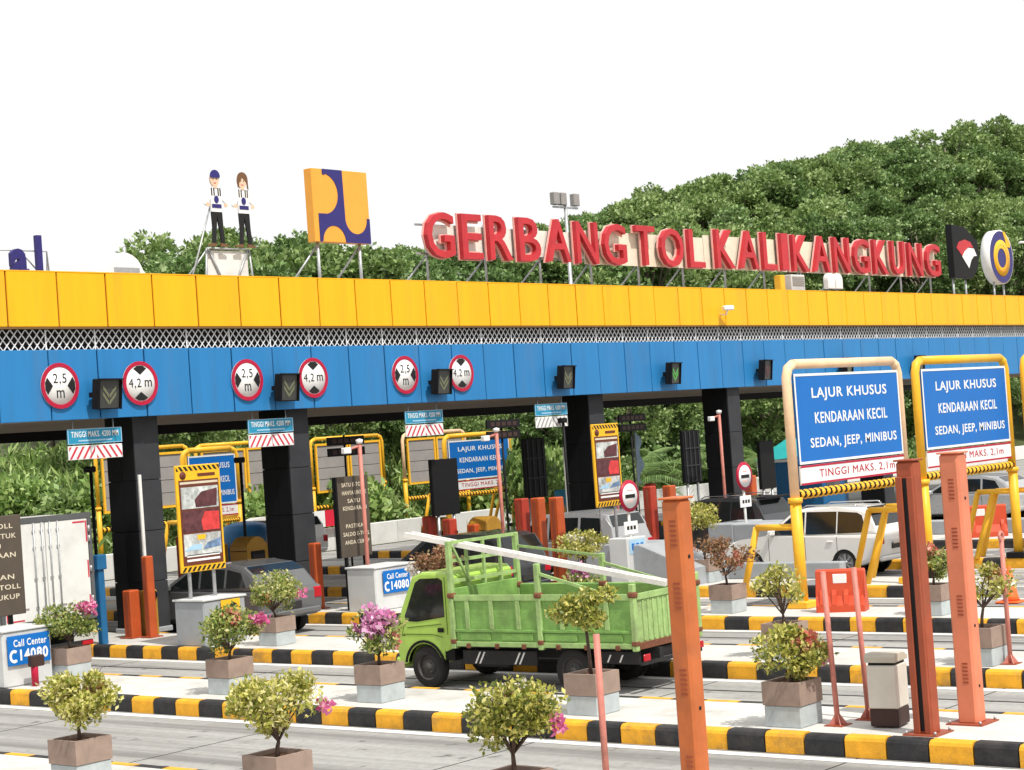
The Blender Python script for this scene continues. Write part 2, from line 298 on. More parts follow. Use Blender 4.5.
# islands: (near edge X, width, start Y, end Y, far kerb too)
ISL = [(14.9, 2.2, 6, 52, True), (21.8, 2.35, 6, 52, True), (27.75, 2.4, 5, 52, True), (34.15, 2.25, 8, 52, True), (40.3, 2.25, 20.2, 52, False), (47.2, 2.3, 20.4, 52, False), (53.5, 3.2, 16, 52, False), (60.6, 2.3, 20, 50, False), (66.8, 2.3, 24, 50, False)]
def kerb_stone(col):
    z0, z1, L, W_ = ZR, .2, .604, .2
    pts = []
    for y in (0, L):
        e = .008 if y == 0 else -.008
        for x, z in ((0, z0), (0, z1-.06), (.02, z1-.02), (.06, z1), (W_, z1), (W_, z0)): pts.append((x, y+e, z))
    return MB().add(*hullf(pts)).mesh('kerb_stone', col)
KY, KB = kerb_stone(M['kerb_y']), kerb_stone(M['kerb_b'])
LANE_LINES = []
for k, (x, wd, y0, y1, both) in enumerate(ISL):
    mb = MB(); mb.box(x+.2, x+wd-.2, y0, y1, ZR-.3, ZI)
    # slab joints: saw-cut grooves shown by separate slabs
    mb = MB(); y = y0; i = 0
    while y < y1:
        e = min(y+2.4, y1); mb.box(x+.201, x+wd-.201, y+.006, e-.006, ZR-.2, ZI, b=.006); y = e
    mb.box(x+.21, x+wd-.21, y0+.02, y1-.02, ZR-.25, ZI-.03)
    isl = tag(mb.build('traffic_island', M['concrete']), kind='structure')
    n = int((y1-y0)/.61)
    for j in range(n):
        st = link('kerb_stone', KY if (j+k) % 2 else KB, isl, (x+random.uniform(-.012, .012), y0+j*.61, random.uniform(-.008, .006)), (0, random.uniform(-.012, .012), random.uniform(-.012, .012)))
        if both:
            s2 = link('kerb_stone', KY if (j+k) % 2 else KB, isl, (x+wd, y0+j*.61+.604, 0), (0, 0, math.pi))
    if not both:
        MB().box(x+wd-.2, x+wd, y0, y1, ZR-.2, .2, b=.03).build('kerb_stone', M['concrete'], isl)
    # painted edge line beside the kerb
    l1 = MB(); l1.add([(x-.32, y0-4, ZR+.004), (x-.10, y0-4, ZR+.004), (x-.10, y1, ZR+.004), (x-.32, y1, ZR+.004)], [(0, 1, 2, 3)])
    l1.add([(x+wd+.10, y0-4, ZR+.004), (x+wd+.25, y0-4, ZR+.004), (x+wd+.25, y1, ZR+.004), (x+wd+.10, y1, ZR+.004)], [(0, 1, 2, 3)])
    tag(l1.build('edge_line', M['line']), kind='structure')
    if 1 <= k < 7:   # dark strip standing in for kerb-edge shade, near the far side of each lane
        nx = ISL[k+1][0]
        d = MB(); d.box(nx-1.27, nx-1.2, y0-2, y1, ZR-.05, ZR+.005); tag(d.build('kerb_shade_strip', M['chassis']), kind='structure')
for k in range(7):
    a = ISL[k][0]+ISL[k][1]; b = ISL[k+1][0]
    for y in np.arange(7.3+k*.7, 40, 5.2):
        tag(MB().box(a+.01, b-.01, y, y+.022, ZR-.05, ZR+.0035).build('expansion_joint', M['chassis']), kind='structure')
# hillside
def hill_h(X, Y):
    P = np.interp(X, [0, 60, 80, 100, 125, 150, 175, 220, 320], [4.6, 5.4, 7.6, 10, 14.5, 18, 21, 25, 27])
    t = np.clip((Y-60)/34, 0, 1); t = t*t*(3-2*t)
    return ZR-.02 + P*t + .35*np.sin(X*.31+Y*.17)*t
xs = np.arange(-60, 330, 4.); ys = np.concatenate([np.arange(59, 100, 3.), [110, 150, 240]])
GX, GY = np.meshgrid(xs, ys); GZ = hill_h(GX, GY); GZ[0, :] -= .3
mb = MB(); nx, ny = len(xs), len(ys)
mb.add(np.stack([GX, GY, GZ], -1).reshape(-1, 3).tolist(), [(j*nx+i, j*nx+i+1, (j+1)*nx+i+1, (j+1)*nx+i) for j in range(ny-1) for i in range(nx-1)], sm=True)
tag(mb.build('hill', mat('hill_soil', (.07, .085, .03), .95, var=.4, scale=.3)), kind='structure')

# ============================================================ THE CANOPY
FX0, PW, FY = 25.961, 1.4273, 36.2
Z_B, Z_BT, Z_YB, Z_YT = 5.51, 7.17, 7.70, 8.985
XA, XB = FX0-4*PW, FX0+48*PW; YB = 49.0
can = thing('toll_canopy', 'long toll plaza canopy with yellow and blue panelled fascia on black columns', 'canopy', (0, 0, 0))
pan_y = MB().box(.02, PW-.02, 0, .05, Z_YB, Z_YT, b=.012).mesh('yellow_panel', M['yellow_panel'])
pan_b = MB().box(.018, PW-.018, 0, .05, Z_B, Z_BT, b=.012).mesh('blue_panel', M['blue_panel'])
for i in range(-4, 48):
    link('yellow_panel', pan_y, can, (FX0+i*PW, FY-.12+random.uniform(-.004, .004), 0), (0, 0, random.uniform(-.006, .006)))
    link('blue_panel', pan_b, can, (FX0+i*PW-.3, FY+random.uniform(-.004, .004), 0), (0, 0, random.uniform(-.006, .006)))
MB().box(XA, XB, FY-.068, FY+.1, Z_YB+.01, Z_YT-.01).build('fascia_backing', M['seam'], can)
MB().box(XA-.3, XB-.3, FY+.052, FY+.2, Z_B+.02, Z_BT).build('fascia_backing', M['seam_blue'], can)
MB().box(XA, XB, FY-.13, FY-.05, Z_YB-.05, Z_YB-.004).build('shadow_lip', mat('lip_shadow', (.16, .09, .03), .6), can)  # lip whose brown paints the shadow line under the yellow panels
MB().box(XA, XB, FY-.12, FY+.3, Z_YT+.002, Z_YT+.03).build('coping', M['yellow_panel'], can)
MB().box(XA, XB, FY+.32, FY+.36, Z_BT-.1, Z_YB+.05).build('screen_backing', M['dark'], can)
lat = MB(); h = Z_YB-.05-Z_BT; dx = .21; run = h/.125*(dx/2)
nn = int((XB-XA)/dx)
for i in range(nn):
    a = XA+i*dx
    for sgn, yy in ((1, FY+.06), (-1, FY+.075)):
        x0_, x1_ = (a, a+run) if sgn > 0 else (a+run, a)
        w2 = .016
        lat.add([(x0_-w2, yy, Z_BT), (x0_+w2, yy, Z_BT), (x1_+w2, yy, Z_BT+h), (x1_-w2, yy, Z_BT+h), (x0_-w2, yy+.012, Z_BT), (x0_+w2, yy+.012, Z_BT), (x1_+w2, yy+.012, Z_BT+h), (x1_-w2, yy+.012, Z_BT+h)],
                [(0, 1, 2, 3), (0, 3, 7, 4), (1, 5, 6, 2), (4, 7, 6, 5)])
tag(lat.build('mesh_screen', M['mesh_white'], can), kind='stuff')
bar = MB().box(-.018, .018, FY+.045, FY+.058, Z_BT, Z_YB-.05).mesh('screen_mullion', M['mesh_white'])
for i in range(-4, 48): link('screen_mullion', bar, can, (FX0+i*PW-.3, 0, 0))
# soffit boards across the depth, back beam, roof
sw = 2.06
for i in range(int((XB-XA)/sw)):
    MB().box(.01, sw-.01, FY+.21, YB-.3, Z_B+.03, Z_B+.06).build('soffit_panel', M['soffit'], can, (XA+i*sw, 0, 0)) if i == 0 else None
    if i == 0: SOF = can.children[-1].data if can.children[-1].name.startswith('soffit') else [c for c in can.children if c.name.startswith('soffit')][0].data
    else: link('soffit_panel', SOF, can, (XA+i*sw, 0, 0))
MB().box(XA, XB, FY+.205, YB-.1, Z_B+.07, Z_B+.2).build('soffit_backing', M['dark'], can)
MB().box(XA, XB, YB-.3, YB, 5.24, Z_YT).build('rear_fascia', M['black'], can)
MB().box(XA, XB, FY+.36, YB, 8.3, 8.4).build('roof', M['roof'], can)
for xx in (XA, XB-.1): MB().box(xx, xx+.1, FY+.2, YB, Z_B+.01, Z_YT-.02).build('end_fascia', M['yellow_panel'], can)
MB().box(XA, XB, FY+1.2, FY+1.5, 8.4, 8.95).build('roof_upstand', M['roof'], can)
# columns, clad in panels
def column(x, y, wx=.78, dy=1.06):
    c = MB().box(.03, wx-.03, .03, dy-.03, ZI, 5.6).build('column', M['dark'], can, (x, y, 0))
    z = ZI; k = 0
    for z2 in (1.45, 2.7, 3.95, 5.535):
        MB().box(.0, wx, -.012, .03, z+.008, z2-.008, b=.006).build('cladding_panel', M['charcoal_light'], c)  # front face in paler charcoal: its sky reflection is put into the colour
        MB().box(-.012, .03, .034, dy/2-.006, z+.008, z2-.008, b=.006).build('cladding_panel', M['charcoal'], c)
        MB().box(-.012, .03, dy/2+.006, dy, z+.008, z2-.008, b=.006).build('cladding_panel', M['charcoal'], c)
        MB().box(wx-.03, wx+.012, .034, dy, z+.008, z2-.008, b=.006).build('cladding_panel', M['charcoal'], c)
        z = z2
    MB().box(-.05, wx+.05, -.05, dy+.05, ZI-.01, ZI+.12, b=.02).build('plinth', M['block'], c)
for x, y in ((29.78, 36.62), (34.98, 36.62), (48.3, 36.6), (56.15, 36.4), (67.4, 36.6)): column(x, y)

# ---- things fixed on the fascia
def round_sign(x, txt_rows, vertical, label):
    t = thing('height_limit_sign' if not vertical else 'width_limit_sign', label, 'road sign', (x, FY-.012, 6.32), 0, 'round limit signs on the blue fascia')
    rx, rz = .535, .515
    MB().lathe([(0, -.04), (rx, -.04), (rx, 0), (0, 0)], 40, axis='Y').build('disc', M['white'], t)
    r = MB(); n = 40
    for k in range(n):
        a, b = 2*math.pi*k/n, 2*math.pi*(k+1)/n
        p = lambda rr, t_, y: (rr*math.cos(t_), y, rr*math.sin(t_))
        r.add([p(rx+.004, a, -.052), p(rx+.004, b, -.052), p(rx-.09, b, -.052), p(rx-.09, a, -.052), p(rx+.004, a, -.03), p(rx+.004, b, -.03), p(rx-.09, b, -.03), p(rx-.09, a, -.03)], [(0, 3, 2, 1), (0, 1, 5, 4), (3, 7, 6, 2)])
    r.build('red_ring', M['redring'], t)
    for s in (-1, 1):
        if vertical: poly = [(s*.36, .20), (s*.21, 0), (s*.36, -.20), (s*.425, -.08), (s*.425, .08)]
        else: poly = [(-.20, s*.36), (0, s*.21), (.20, s*.36), (.08, s*.425), (-.08, s*.425)]
        MB().prism(poly, -.05, -.041).build('arrow', M['signblack'], t)
    if vertical:
        lettering('2,5', -.19, .19, .03, .29, -.0405, M['signblack'], t, bold=0); lettering('m', -.11, .11, -.29, -.1, -.0405, M['signblack'], t, bold=0)
    else:
        lettering('4,2', -.36, .02, -.13, .12, -.0405, M['signblack'], t, bold=0); lettering('m', .13, .35, -.09, .08, -.0405, M['signblack'], t, bold=0)
for x, v, lb in ((27.34, 1, 'leftmost round 2,5 m width limit sign on the blue fascia'), (29.73, 0, 'leftmost round 4,2 m height limit sign, right of the first lane signal'), (33.24, 1, 'second round 2,5 m width limit sign, left of the second lane signal'),
                 (35.62, 0, 'second round 4,2 m height limit sign on the blue fascia from the left'), (39.25, 1, 'rightmost round 2,5 m width limit sign on the blue fascia'), (41.67, 0, 'rightmost round 4,2 m height limit sign on the blue fascia')):
    round_sign(x, None, v, lb)
def lane_signal(x, label, amat):
    t = thing('lane_signal', label, 'lane signal', (x-.16, FY-.02, 6.07), 0, 'lane signal boxes along the blue fascia')
    X = Matrix.Translation((0, -.34, 0)) @ Matrix.Rotation(R(13), 4, 'Z') @ Matrix.Rotation(R(6), 4, 'X')
    MB().box(-.4, .4, 0, .2, -.36, .36, b=.02, X=X).build('housing', M['black'], t)
    v = MB(); v.box(-.42, .42, -.1, .02, .345, .375, X=X); v.box(-.42, -.4, -.06, .02, -.36, .345, X=X); v.box(.4, .42, -.06, .02, -.36, .345, X=X); v.build('visor', M['black'], t)
    MB().box(-.36, .36, -.006, -.002, -.33, .33, X=X).build('display', mat('signal_lens', (.045, .047, .045), .4), t)
    a = MB()
    for s in (-1, 1):
        for dz in (0, .16):
            a.prism([(s*.01, -.26+dz), (s*.01, -.17+dz), (s*.25, .06+dz), (s*.25, -.03+dz)], -.014, -.008, X=X)
    a.build('down_arrow', amat, t)
    b = MB(); b.tube([(-.2, -.12, 0), (-.2, 0, 0)], .03, 8); b.tube([(.2, -.12, 0), (.2, 0, 0)], .03, 8); b.box(-.45, -.36, -.25, -.15, -.06, .06); b.build('bracket', M['black'], t)
for i, (x, a) in enumerate(((28.67, 'arrow_dim'), (34.56, 'arrow_dim'), (40.67, 'arrow_dim'), (46.5, 'arrow_dim'), (52.37, 'arrow_green'), (58.19, 'photo3'), (64.1, 'arrow_dim'), (70, 'arrow_dim'))):
    lab = ['unlit lane signal box between the first two round limit signs', 'unlit lane signal box between the second pair of round limit signs', 'unlit lane signal box between the third pair of round limit signs', 'first lane signal box right of all the round limit signs', 'lane signal box showing a green arrow on the blue fascia', 'lane signal box nearest left of the first blue lane sign', 'lane signal box seen behind the top bar of the first blue lane sign', 'lane signal box seen behind the top bar of the second blue lane sign'][i]
    lane_signal(x, lab, M[a])
def hang_sign(x, label, grey=False):
    t = thing('hanging_height_sign', label, 'road sign', (x, 36.36, 4.56), 0, 'hanging 4200 mm height signs under the canopy edge')
    w_ = .8
    MB().box(-w_, w_, 0, .04, .37, .73, b=.008).build('blue_plate', M['teal'], t)
    f = MB()
    for a in ((-w_, w_, .715, .73), (-w_, w_, .37, .385)): f.box(a[0], a[1], -.006, -.001, a[2], a[3])
    for s in (-w_, w_-.02): f.box(s, s+.02, -.006, -.001, .386, .714)
    f.build('border', M['pale'], t)
    lettering('TINGGI MAKS. 4200 MM', -w_+.1, w_-.1, .53, .67, -.001, M['white'], t, bold=.01)
    b = MB(); b.box(-.5, .5, -.006, -.001, .43, .465); b.build('small_print', M['pale'], t)
    MB().box(-w_, w_, .0, .04, 0, .33, b=.008).build('chevron_plate', M['white'], t)
    c = MB(); stripes(c, -w_+.02, -.02, .02, .31, -.001, 4, .7, .34); stripes(c, .02, w_-.02, .02, .31, -.001, 4, -.7, .34)
    c.build('chevron_stripes', M['pink_stripe'] if not grey else M['grey_panel'], t)
    for s in (-.6, .6): MB().tube([(s, .05, .02), (s, .05, .99)], .018, 6).build('hanger', M['steel'], t)
hang_sign(28.42, 'leftmost blue hanging height sign with red chevrons, left of the first column')
hang_sign(34.15, 'blue hanging height sign with red chevrons in front of the second column')
hang_sign(40.15, 'blue hanging height sign with red chevrons above the grey-backed yellow frame')
hang_sign(46.05, 'blue hanging height sign with grey chevrons, left of the third column', True)
t = thing('security_camera', 'small white security camera on the yellow fascia', 'camera', (55.58, FY-.12, 8.18))
X = Matrix.Translation((0, -.35, .02)) @ Matrix.Rotation(R(-25), 4, 'Z')
MB().box(-.2, .2, -.1, .1, 0, .16, b=.03, X=X).build('housing', M['white'], t); MB().tube([(0, 0, -.1), (0, -.25, -.12), (0, -.33, .02)], .03, 8).build('bracket', M['white'], t)
MB().lathe([(0, -.02), (.06, -.02), (.06, 0), (0, 0)], 12, axis='Y', X=Matrix.Translation((.1, -.42, .1))).build('lens', M['black'], t)

# ============================================================ ON THE ROOF
SY = 37.4; ZRF = 8.4
sg = thing('roof_letter_sign', 'red roof letters reading GERBANG TOL KALIKANGKUNG on a cream backing', 'sign', (0, SY, 0))
SPANS = [('GERBANG', 41.75, 51.84, 9.86, 11.24), ('TOL', 52.45, 56.6, 9.87, 11.22), ('KALIKANGKUNG', 57.4, 75.0, 9.90, 11.30)]
for word, x0, x1, z0, z1 in SPANS:
    ws = {'I': .42, 'L': .85, 'E': .88, 'R': 1.02, 'B': 1.0, 'T': .95, 'K': 1.05, 'U': 1.0, 'N': 1.08, 'A': 1.12, 'G': 1.16, 'O': 1.2}
    tot = sum(ws[c] for c in word)+.32*(len(word)-1); k = (x1-x0)/tot; x = x0
    for c in word:
        wd = ws[c]*k; dz = random.uniform(-.02, .02)
        v, f = text_geo(c, .006); v = v.copy(); lo = v.min(0); sz = v.max(0)-lo
        def lay(grow, ya, yb):
            Xc = x-grow+(v[:, 0]-lo[0])/sz[0]*(wd+2*grow); Z = z0+dz-grow+(v[:, 1]-lo[1])/sz[1]*(z1-z0+2*grow); Y = ya+(yb-ya)*(v[:, 2]-lo[2])/sz[2]
            return MB().add(np.stack([Xc, Y, Z], 1).tolist(), f)
        L = lay(.0, 0, -.22).build('letter', M['red'], sg)
        v2, f2 = text_geo(c, .03); v, f = v2.copy(), f2; lo = v.min(0); sz = v.max(0)-lo
        lay(.03, .0, -.06).build('letter_trim', M['pinkwhite'], L)
        x += wd+.32*k
# cream backing panels and steel posts
MB().box(49.9, 57.0, .12, .16, 9.88, 11.0).build('backing_panel', M['cream'], sg)
MB().box(57.04, 66.0, .12, .16, 9.88, 11.1).build('backing_panel', M['cream'], sg); MB().box(66.04, 75.1, .12, .16, 9.88, 11.15).build('backing_panel', M['cream'], sg)
MB().box(42.2, 49.86, .12, .16, 10.05, 10.9).build('backing_panel', mat('cream_pale', (.78, .74, .68), .6), sg)
for zz in (9.98, 10.85): MB().box(41.7, 75.1, .17, .23, zz, zz+.06).build('rail', M['steel'], sg)
for i in range(13):
    xx = 42.2+i*2.72
    MB().tube([(xx, .26, ZRF), (xx, .26, 11.0)], .04, 8).build('post', M['steel'], sg)
    MB().tube([(xx, .3, 9.95), (xx-.9, 1.3, ZRF)], .028, 6).build('brace', M['steel'], sg)
# square two-tone logo board
pu = thing('square_logo_board', 'square orange board with navy rounded logo shapes on the canopy roof', 'sign', (37.3, SY, 10.2))
MB().box(0, 2.24, 0, .3, 0, 2.07, b=.01).build('board', M['orange_logo'], pu)
def arcpts(cx, cz, r, a0, a1, n=18): return [(cx+r*math.cos(R(a0+(a1-a0)*i/n)), cz+r*math.sin(R(a0+(a1-a0)*i/n))) for i in range(n+1)]
p1 = [(.42, 2.07), (.42, 1.92), (.5, 1.90)] + arcpts(.42, 1.37, .58, 78, -78, 20) + [(.18, .8), (.18, 0), (.27, 0)] + arcpts(.76, .02, .45, 178, 2, 20) + [(1.22, 0), (2.24, 0), (2.24, .72), (2.12, .72)] + arcpts(1.68, .70, .44, 0, -180, 20) + [(1.22, 2.07)]
MB().prism(p1, -.012, -.003).build('logo_shape', M['navy'], pu)
for a, b in ((.22, .15), (1.9, .15)):
    MB().tube([(a, b, ZRF-10.2), (a, b, .02)], .05, 8).build('post', M['steel'], pu); MB().tube([(a, .2, -.1), (a-.9, 1.1, ZRF-10.2)], .03, 6).build('brace', M['steel'], pu)
# two flat cut-out figures on a truss stand
def standee(x, cap, label):
    t = thing('cutout_figure', label, 'cutout figure', (x, SY, 9.95), 0, 'cut-out figures on the canopy roof')
    k = 2.06/2.0
    def part(name, poly, m, y, th=.05, par=None): return MB().prism([(a*k, b*k) for a, b in poly], y-th, y).build(name, m, par or t)
    part('trousers', [(-.17, .92), (.19, .92), (.20, .5), (.235, .06), (.12, .06), (.06, .5), (.015, .80), (-.02, .5), (-.075, .06), (-.18, .06), (-.15, .5)], M['signblack'], 0)
    for s in (-1, 1): part('shoe', [(s*.07, .07), (s*.19, .07), (s*.36, .02), (s*.34, -.01), (s*.08, -.01)], M['hair'], -.004)
    part('shirt', [(-.17, .88), (.19, .88), (.21, 1.2), (.34, 1.1), (.36, 1.02), (.42, 1.08), (.36, 1.3), (.2, 1.48), (.07, 1.54), (-.06, 1.54), (-.19, 1.48), (-.33, 1.28), (-.40, 1.08), (-.33, 1.03), (-.29, 1.12), (-.18, 1.2)], M['white'], -.006)
    part('vest_stripe', [(-.15, .98), (.17, .98), (.17, 1.08), (-.15, 1.08)], M['navy'], -.06, .006)
    for a in (-.15, -.07, .07, .14): part('vest_stripe', [(a, 1.3), (a+.035, 1.3), (a+.03, 1.5), (a-.005, 1.5)], M['signblack'] if cap else M['brown'], -.06, .006)
    part('badge', [(a*.08+.01, b*.1+1.2) for a, b in arcpts(0, 0, 1, 0, 345, 12)], M['navy'], -.06, .006)
    for s in (-1, 1): part('hand', [(s*.30+.01+a*.06, b*.06+1.06) for a, b in arcpts(0, 0, 1, 0, 330, 10)], M['skin'], -.062, .01)
    hd = part('head', [(a*.15, 1.72+b*.19) for a, b in arcpts(0, 0, 1, 0, 345, 20)], M['skin'], -.008)
    for s in (-1, 1): part('eye', [(s*.055+a*.016, 1.73+b*.016) for a, b in arcpts(0, 0, 1, 0, 330, 8)], M['signblack'], -.06, .004, hd)
    part('mouth', [(-.045, 1.635), (.045, 1.635), (.03, 1.615), (-.03, 1.615)], M['pink_stripe'], -.06, .004, hd)
    part('neck', [(-.05, 1.5), (.06, 1.5), (.06, 1.58), (-.05, 1.58)], M['skin'], -.02)
    if cap: part('cap', [(-.165, 1.80)] + arcpts(0, 1.80, .165, 180, 0, 14) + [(.165, 1.80), (.15, 1.76), (-.15, 1.76)], M['navy'], -.062, .02, hd)
    else: part('hair', [(-.17, 1.55), (-.19, 1.75)] + arcpts(0, 1.78, .18, 165, 0, 14) + [(.19, 1.5), (.15, 1.55), (.14, 1.72), (.0, 1.84), (-.12, 1.68), (-.13, 1.55)], M['hair'], -.062, .02, hd)
    MB().beam((0, .05, .2), (0, .05, 1.6), .05, .05).build('back_rail', M['steel'], t)
standee(33.65, True, 'flat cut-out figure with navy cap and white top on the roof')
standee(34.62, False, 'flat cut-out figure with brown hair and white top on the roof')
t = thing('truss_stand', 'grey truss stand carrying the cut-out figures on the roof', 'stand', (34.1, SY, ZRF))
for (a, b) in (((-.9, 0), (-.75, 1.5)), ((.9, 0), (.75, 1.5)), ((-.75, 1.5), (.75, 1.5)), ((-.85, .35), (.85, .35)), ((-.1, .35), (-.7, 1.5)), ((.1, .35), (.7, 1.5))):
    MB().tube([(a[0], .1, a[1]), (b[0], .1, b[1])], .03, 6).build('truss_bar', M['steel'], t)
MB().box(-.72, .72, .14, .17, .45, 1.45).build('panel', M['white_dirty'], t)
for s in (-1.4, 1.4): MB().tube([(s*.5, .12, 1.5), (s, 1.1, 0)], .025, 6).build('truss_bar', M['steel'], t)
MB().tube([(-.5, .1, 2.7), (-1.6, .1, 0)], .025, 6).build('guy_bar', M['steel'], t)
# blue letters at the far left
t = thing('blue_letter_sign', 'navy blue letters on a pipe frame at the left end of the roof', 'sign', (27.0, SY, 8.9))
for c, a, b, z1 in (('a', .02, .52, .78), ('l', .78, .93, 1.12), ('r', -.75, -.3, .78)):
    v, f = text_geo(c, .045); lo = v.min(0); sz = v.max(0)-lo
    MB().add([(a+(p[0]-lo[0])/sz[0]*(b-a), -.12*(p[2]-lo[2])/sz[2], (p[1]-lo[1])/sz[1]*z1) for p in v.tolist()], f).build('letter', M['navy'], t)
fr = MB(); fr.tube([(-1.2, .1, .76), (1.22, .1, .76), (1.3, .1, -.4)], .022, 6); fr.tube([(.5, .1, .7), (.9, .1, .3)], .02, 6); fr.tube([(1.22, .1, .76), (1.75, .9, -.4)], .02, 6); fr.tube([(-1, .1, -.4), (-1, .1, .76)], .02, 6); fr.build('pipe_frame', M['steel'], t)
# domed skylight housing, roof boxes
t = thing('roof_housing', 'white domed housing with a dark hatch at the left of the roof', 'roof housing', (30.75, 38.2, ZRF))
MB().prism([(-.72, 0), (.72, 0), (.68, .75)] + arcpts(0, .72, .62, 8, 172, 12) + [(-.68, .75)], -.5, .5, bev=.04).build('shell', M['white'], t)
MB().box(-.35, .45, -.53, -.505, .2, .95).build('hatch', M['steel'], t); MB().tube([(.42, 0, 1.2), (.42, 0, 1.55)], .05, 8).build('vent', M['steel'], t)
t = thing('roof_unit', 'grey louvred box unit below the K of the roof letters', 'roof unit', (62.6, 37.0, ZRF))
MB().box(-.5, .5, 0, .6, .25, 1.32, b=.02).build('casing', M['block_light'], t)
for i in range(5): MB().box(-.42, .42, -.02, -.002, .9+i*.075, .94+i*.075).build('louvre', M['grey_panel'], t)
for s in (-.4, .4): MB().box(s-.04, s+.04, .1, .5, 0, .25).build('foot', M['steel'], t)
tag(MB().box(0, .32, 0, .3, 0, 1.3, b=.02).build('roof_post', M['frame_y'], None, (61.5, 37.1, ZRF)), 'short yellow post beside the grey roof unit', 'post')
for i, x in enumerate((64.95, 65.55)):
    t = thing('floodlight', ['left', 'right'][i]+' one of two white rounded floodlights below the roof letters', 'floodlight', (x, 37.0, ZRF), 0, 'white floodlights below the roof letters')
    MB().prism([(-.26, .8), (.26, .8)] + arcpts(0, 1.15, .27, 0, 180, 10), -.12, .12, bev=.04).build('head', M['white'], t); MB().tube([(0, .02, 0), (0, .02, .82)], .05, 8).build('stem', M['steel'], t)
# black leaf-shaped logo and ring logo
t = thing('black_logo_board', 'black shield-shaped board with a red and white swoosh on the roof', 'sign', (76.3, SY, 9.88))
MB().prism([(.0, 0), (1.75, 0), (2.35, .45), (2.6, 1.1), (2.45, 1.7), (1.3, 2.28), (0, 2.36)], -.2, .1, bev=.02).build('board', M['black'], t)
MB().prism([(.35, 1.33), (.6, 1.6), (1.2, 1.72), (1.75, 1.62), (2.0, 1.38), (1.5, 1.38), (1.1, 1.2), (.85, .98)], -.212, -.203).build('red_shape', M['red'], t)
MB().prism([(.85, .95), (1.1, 1.18), (1.5, 1.36), (2.05, 1.34), (2.3, 1.02), (2.0, 1.0), (1.72, .82), (1.45, .45)], -.212, -.203).build('white_shape', M['white'], t)
for s in (.2, 1.4): MB().tube([(s, 0, ZRF-9.88), (s, 0, .05)], .045, 8).build('post', M['steel'], t)
t = thing('ring_logo_board', 'round navy logo disc with a yellow ring and white edge on the roof', 'sign', (81.3, SY, 10.93))
MB().lathe([(0, -.14), (1.25, -.14), (1.25, .3), (0, .3)], 40, axis='Y').build('disc', M['white'], t)
MB().disc((0, 0), 1.2, -.146, 40).build('navy_face', M['navy'], t)
MB().lathe([(.45, -.16), (.84, -.16), (.84, -.147), (.45, -.147)], 36, axis='Y', X=Matrix.Translation((.0, 0, -.05))).build('yellow_ring', M['poster_y'], t)
MB().prism([(.55, .5), (.95, .45), (.95, .7), (.5, 1.15), (.25, 1.2), (.5, .75)], -.162, -.148).build('yellow_tail', M['poster_y'], t)
MB().lathe([(.60, -.165), (.66, -.165), (.66, -.161), (.60, -.161)], 36, axis='Y', X=Matrix.Translation((.0, 0, -.05))).build('red_line', M['orange_logo'], t)
for s in (-.5, .5): MB().tube([(s, .1, ZRF-10.93), (s, .1, -1.1)], .045, 8).build('post', M['steel'], t)
t = thing('pipe_frame', 'white pipe frame on the roof beside the ring logo', 'frame', (84.3, SY, ZRF))
MB().tube([(-.6, 0, 3.3), (.2, 0, 3.35), (.3, 0, 0)], .06, 8).build('pipe', M['white'], t)

# ============================================================ TRUCK
def wheel(parent, x, y, r, wd, side, rimm, spokes, zc=None, name='wheel'):
    zc = r if zc is None else zc
    wt = MB(); s = side
    prof = [(r*.62, -wd*.5), (r*.93, -wd*.5), (r, -wd*.32), (r, wd*.32), (r*.93, wd*.5), (r*.62, wd*.5)]
    wt.lathe(prof, 32, axis='Y')
    wo = wt.build(name, M['tyre'], parent, (x, y, zc))
    rm = MB(); yo = s*wd*.42
    rm.lathe([(r*.66, s*wd*.5), (r*.60, s*wd*.44), (r*.56, s*wd*.2)] if s < 0 else [(r*.56, s*wd*.2), (r*.60, s*wd*.44), (r*.66, s*wd*.5)], 28, axis='Y')
    rm.lathe([(r*.58, s*wd*.15), (0, s*wd*.15)], 24, axis='Y')
    if spokes:
        for k in range(spokes):
            a = 2*math.pi*k/spokes; X = Matrix.Rotation(-a, 4, 'Y')
            rm.box(r*.1, r*.62, min(yo, yo-s*.05), max(yo, yo-s*.05), -r*.07, r*.07, X=X)
        rm.lathe([(0, s*wd*.46), (r*.16, s*wd*.44), (r*.16, s*wd*.2)], 14, axis='Y')
    else:
        rm.lathe([(r*.40, s*wd*.1), (r*.34, s*wd*.36), (r*.2, s*wd*.36), (r*.17, s*wd*.55), (0, s*wd*.55)], 20, axis='Y')
        for k in range(6):
            a = 2*math.pi*k/6; rm.box(r*.25-.02, r*.25+.02, min(0, s*wd*.42), max(0, s*wd*.42), -.02, .02, X=Matrix.Rotation(-a, 4, 'Y'))
    rm.build('rim', rimm, wo)
    return wo
TR = thing('green_truck', 'lime green flatbed truck with wooden-sided green bed and white rails on top', 'truck', (25.72, 18.85, ZR), R(90+2.07))
TR['label'] = 'lime green cargo truck with a weathered green bed, driving between the islands'
# local frame: x forward, y left (towards the camera); rear left corner of the bed at the origin, bed occupies y -1.95..0
BL, BW, zb, zt = 3.95, 2.0, .84, 1.70
ch = MB(); ch.box(-.1, 5.0, -1.45, -1.33, .52, .74); ch.box(-.1, 5.0, -.67, -.55, .52, .74)
for x in (0., 1.2, 2.6, 3.8): ch.box(x, x+.12, -1.34, -.66, .55, .72)
ch.box(.25, 3.9, -BW+.1, -.1, .745, zb-.003); ch.tube([(1.4, -1.7, .38), (1.4, -.3, .38)], .07, 8); ch.box(1.2, 1.6, -1.12, -.88, .25, .5, b=.06)
tag(ch.build('chassis', M['chassis'], TR))
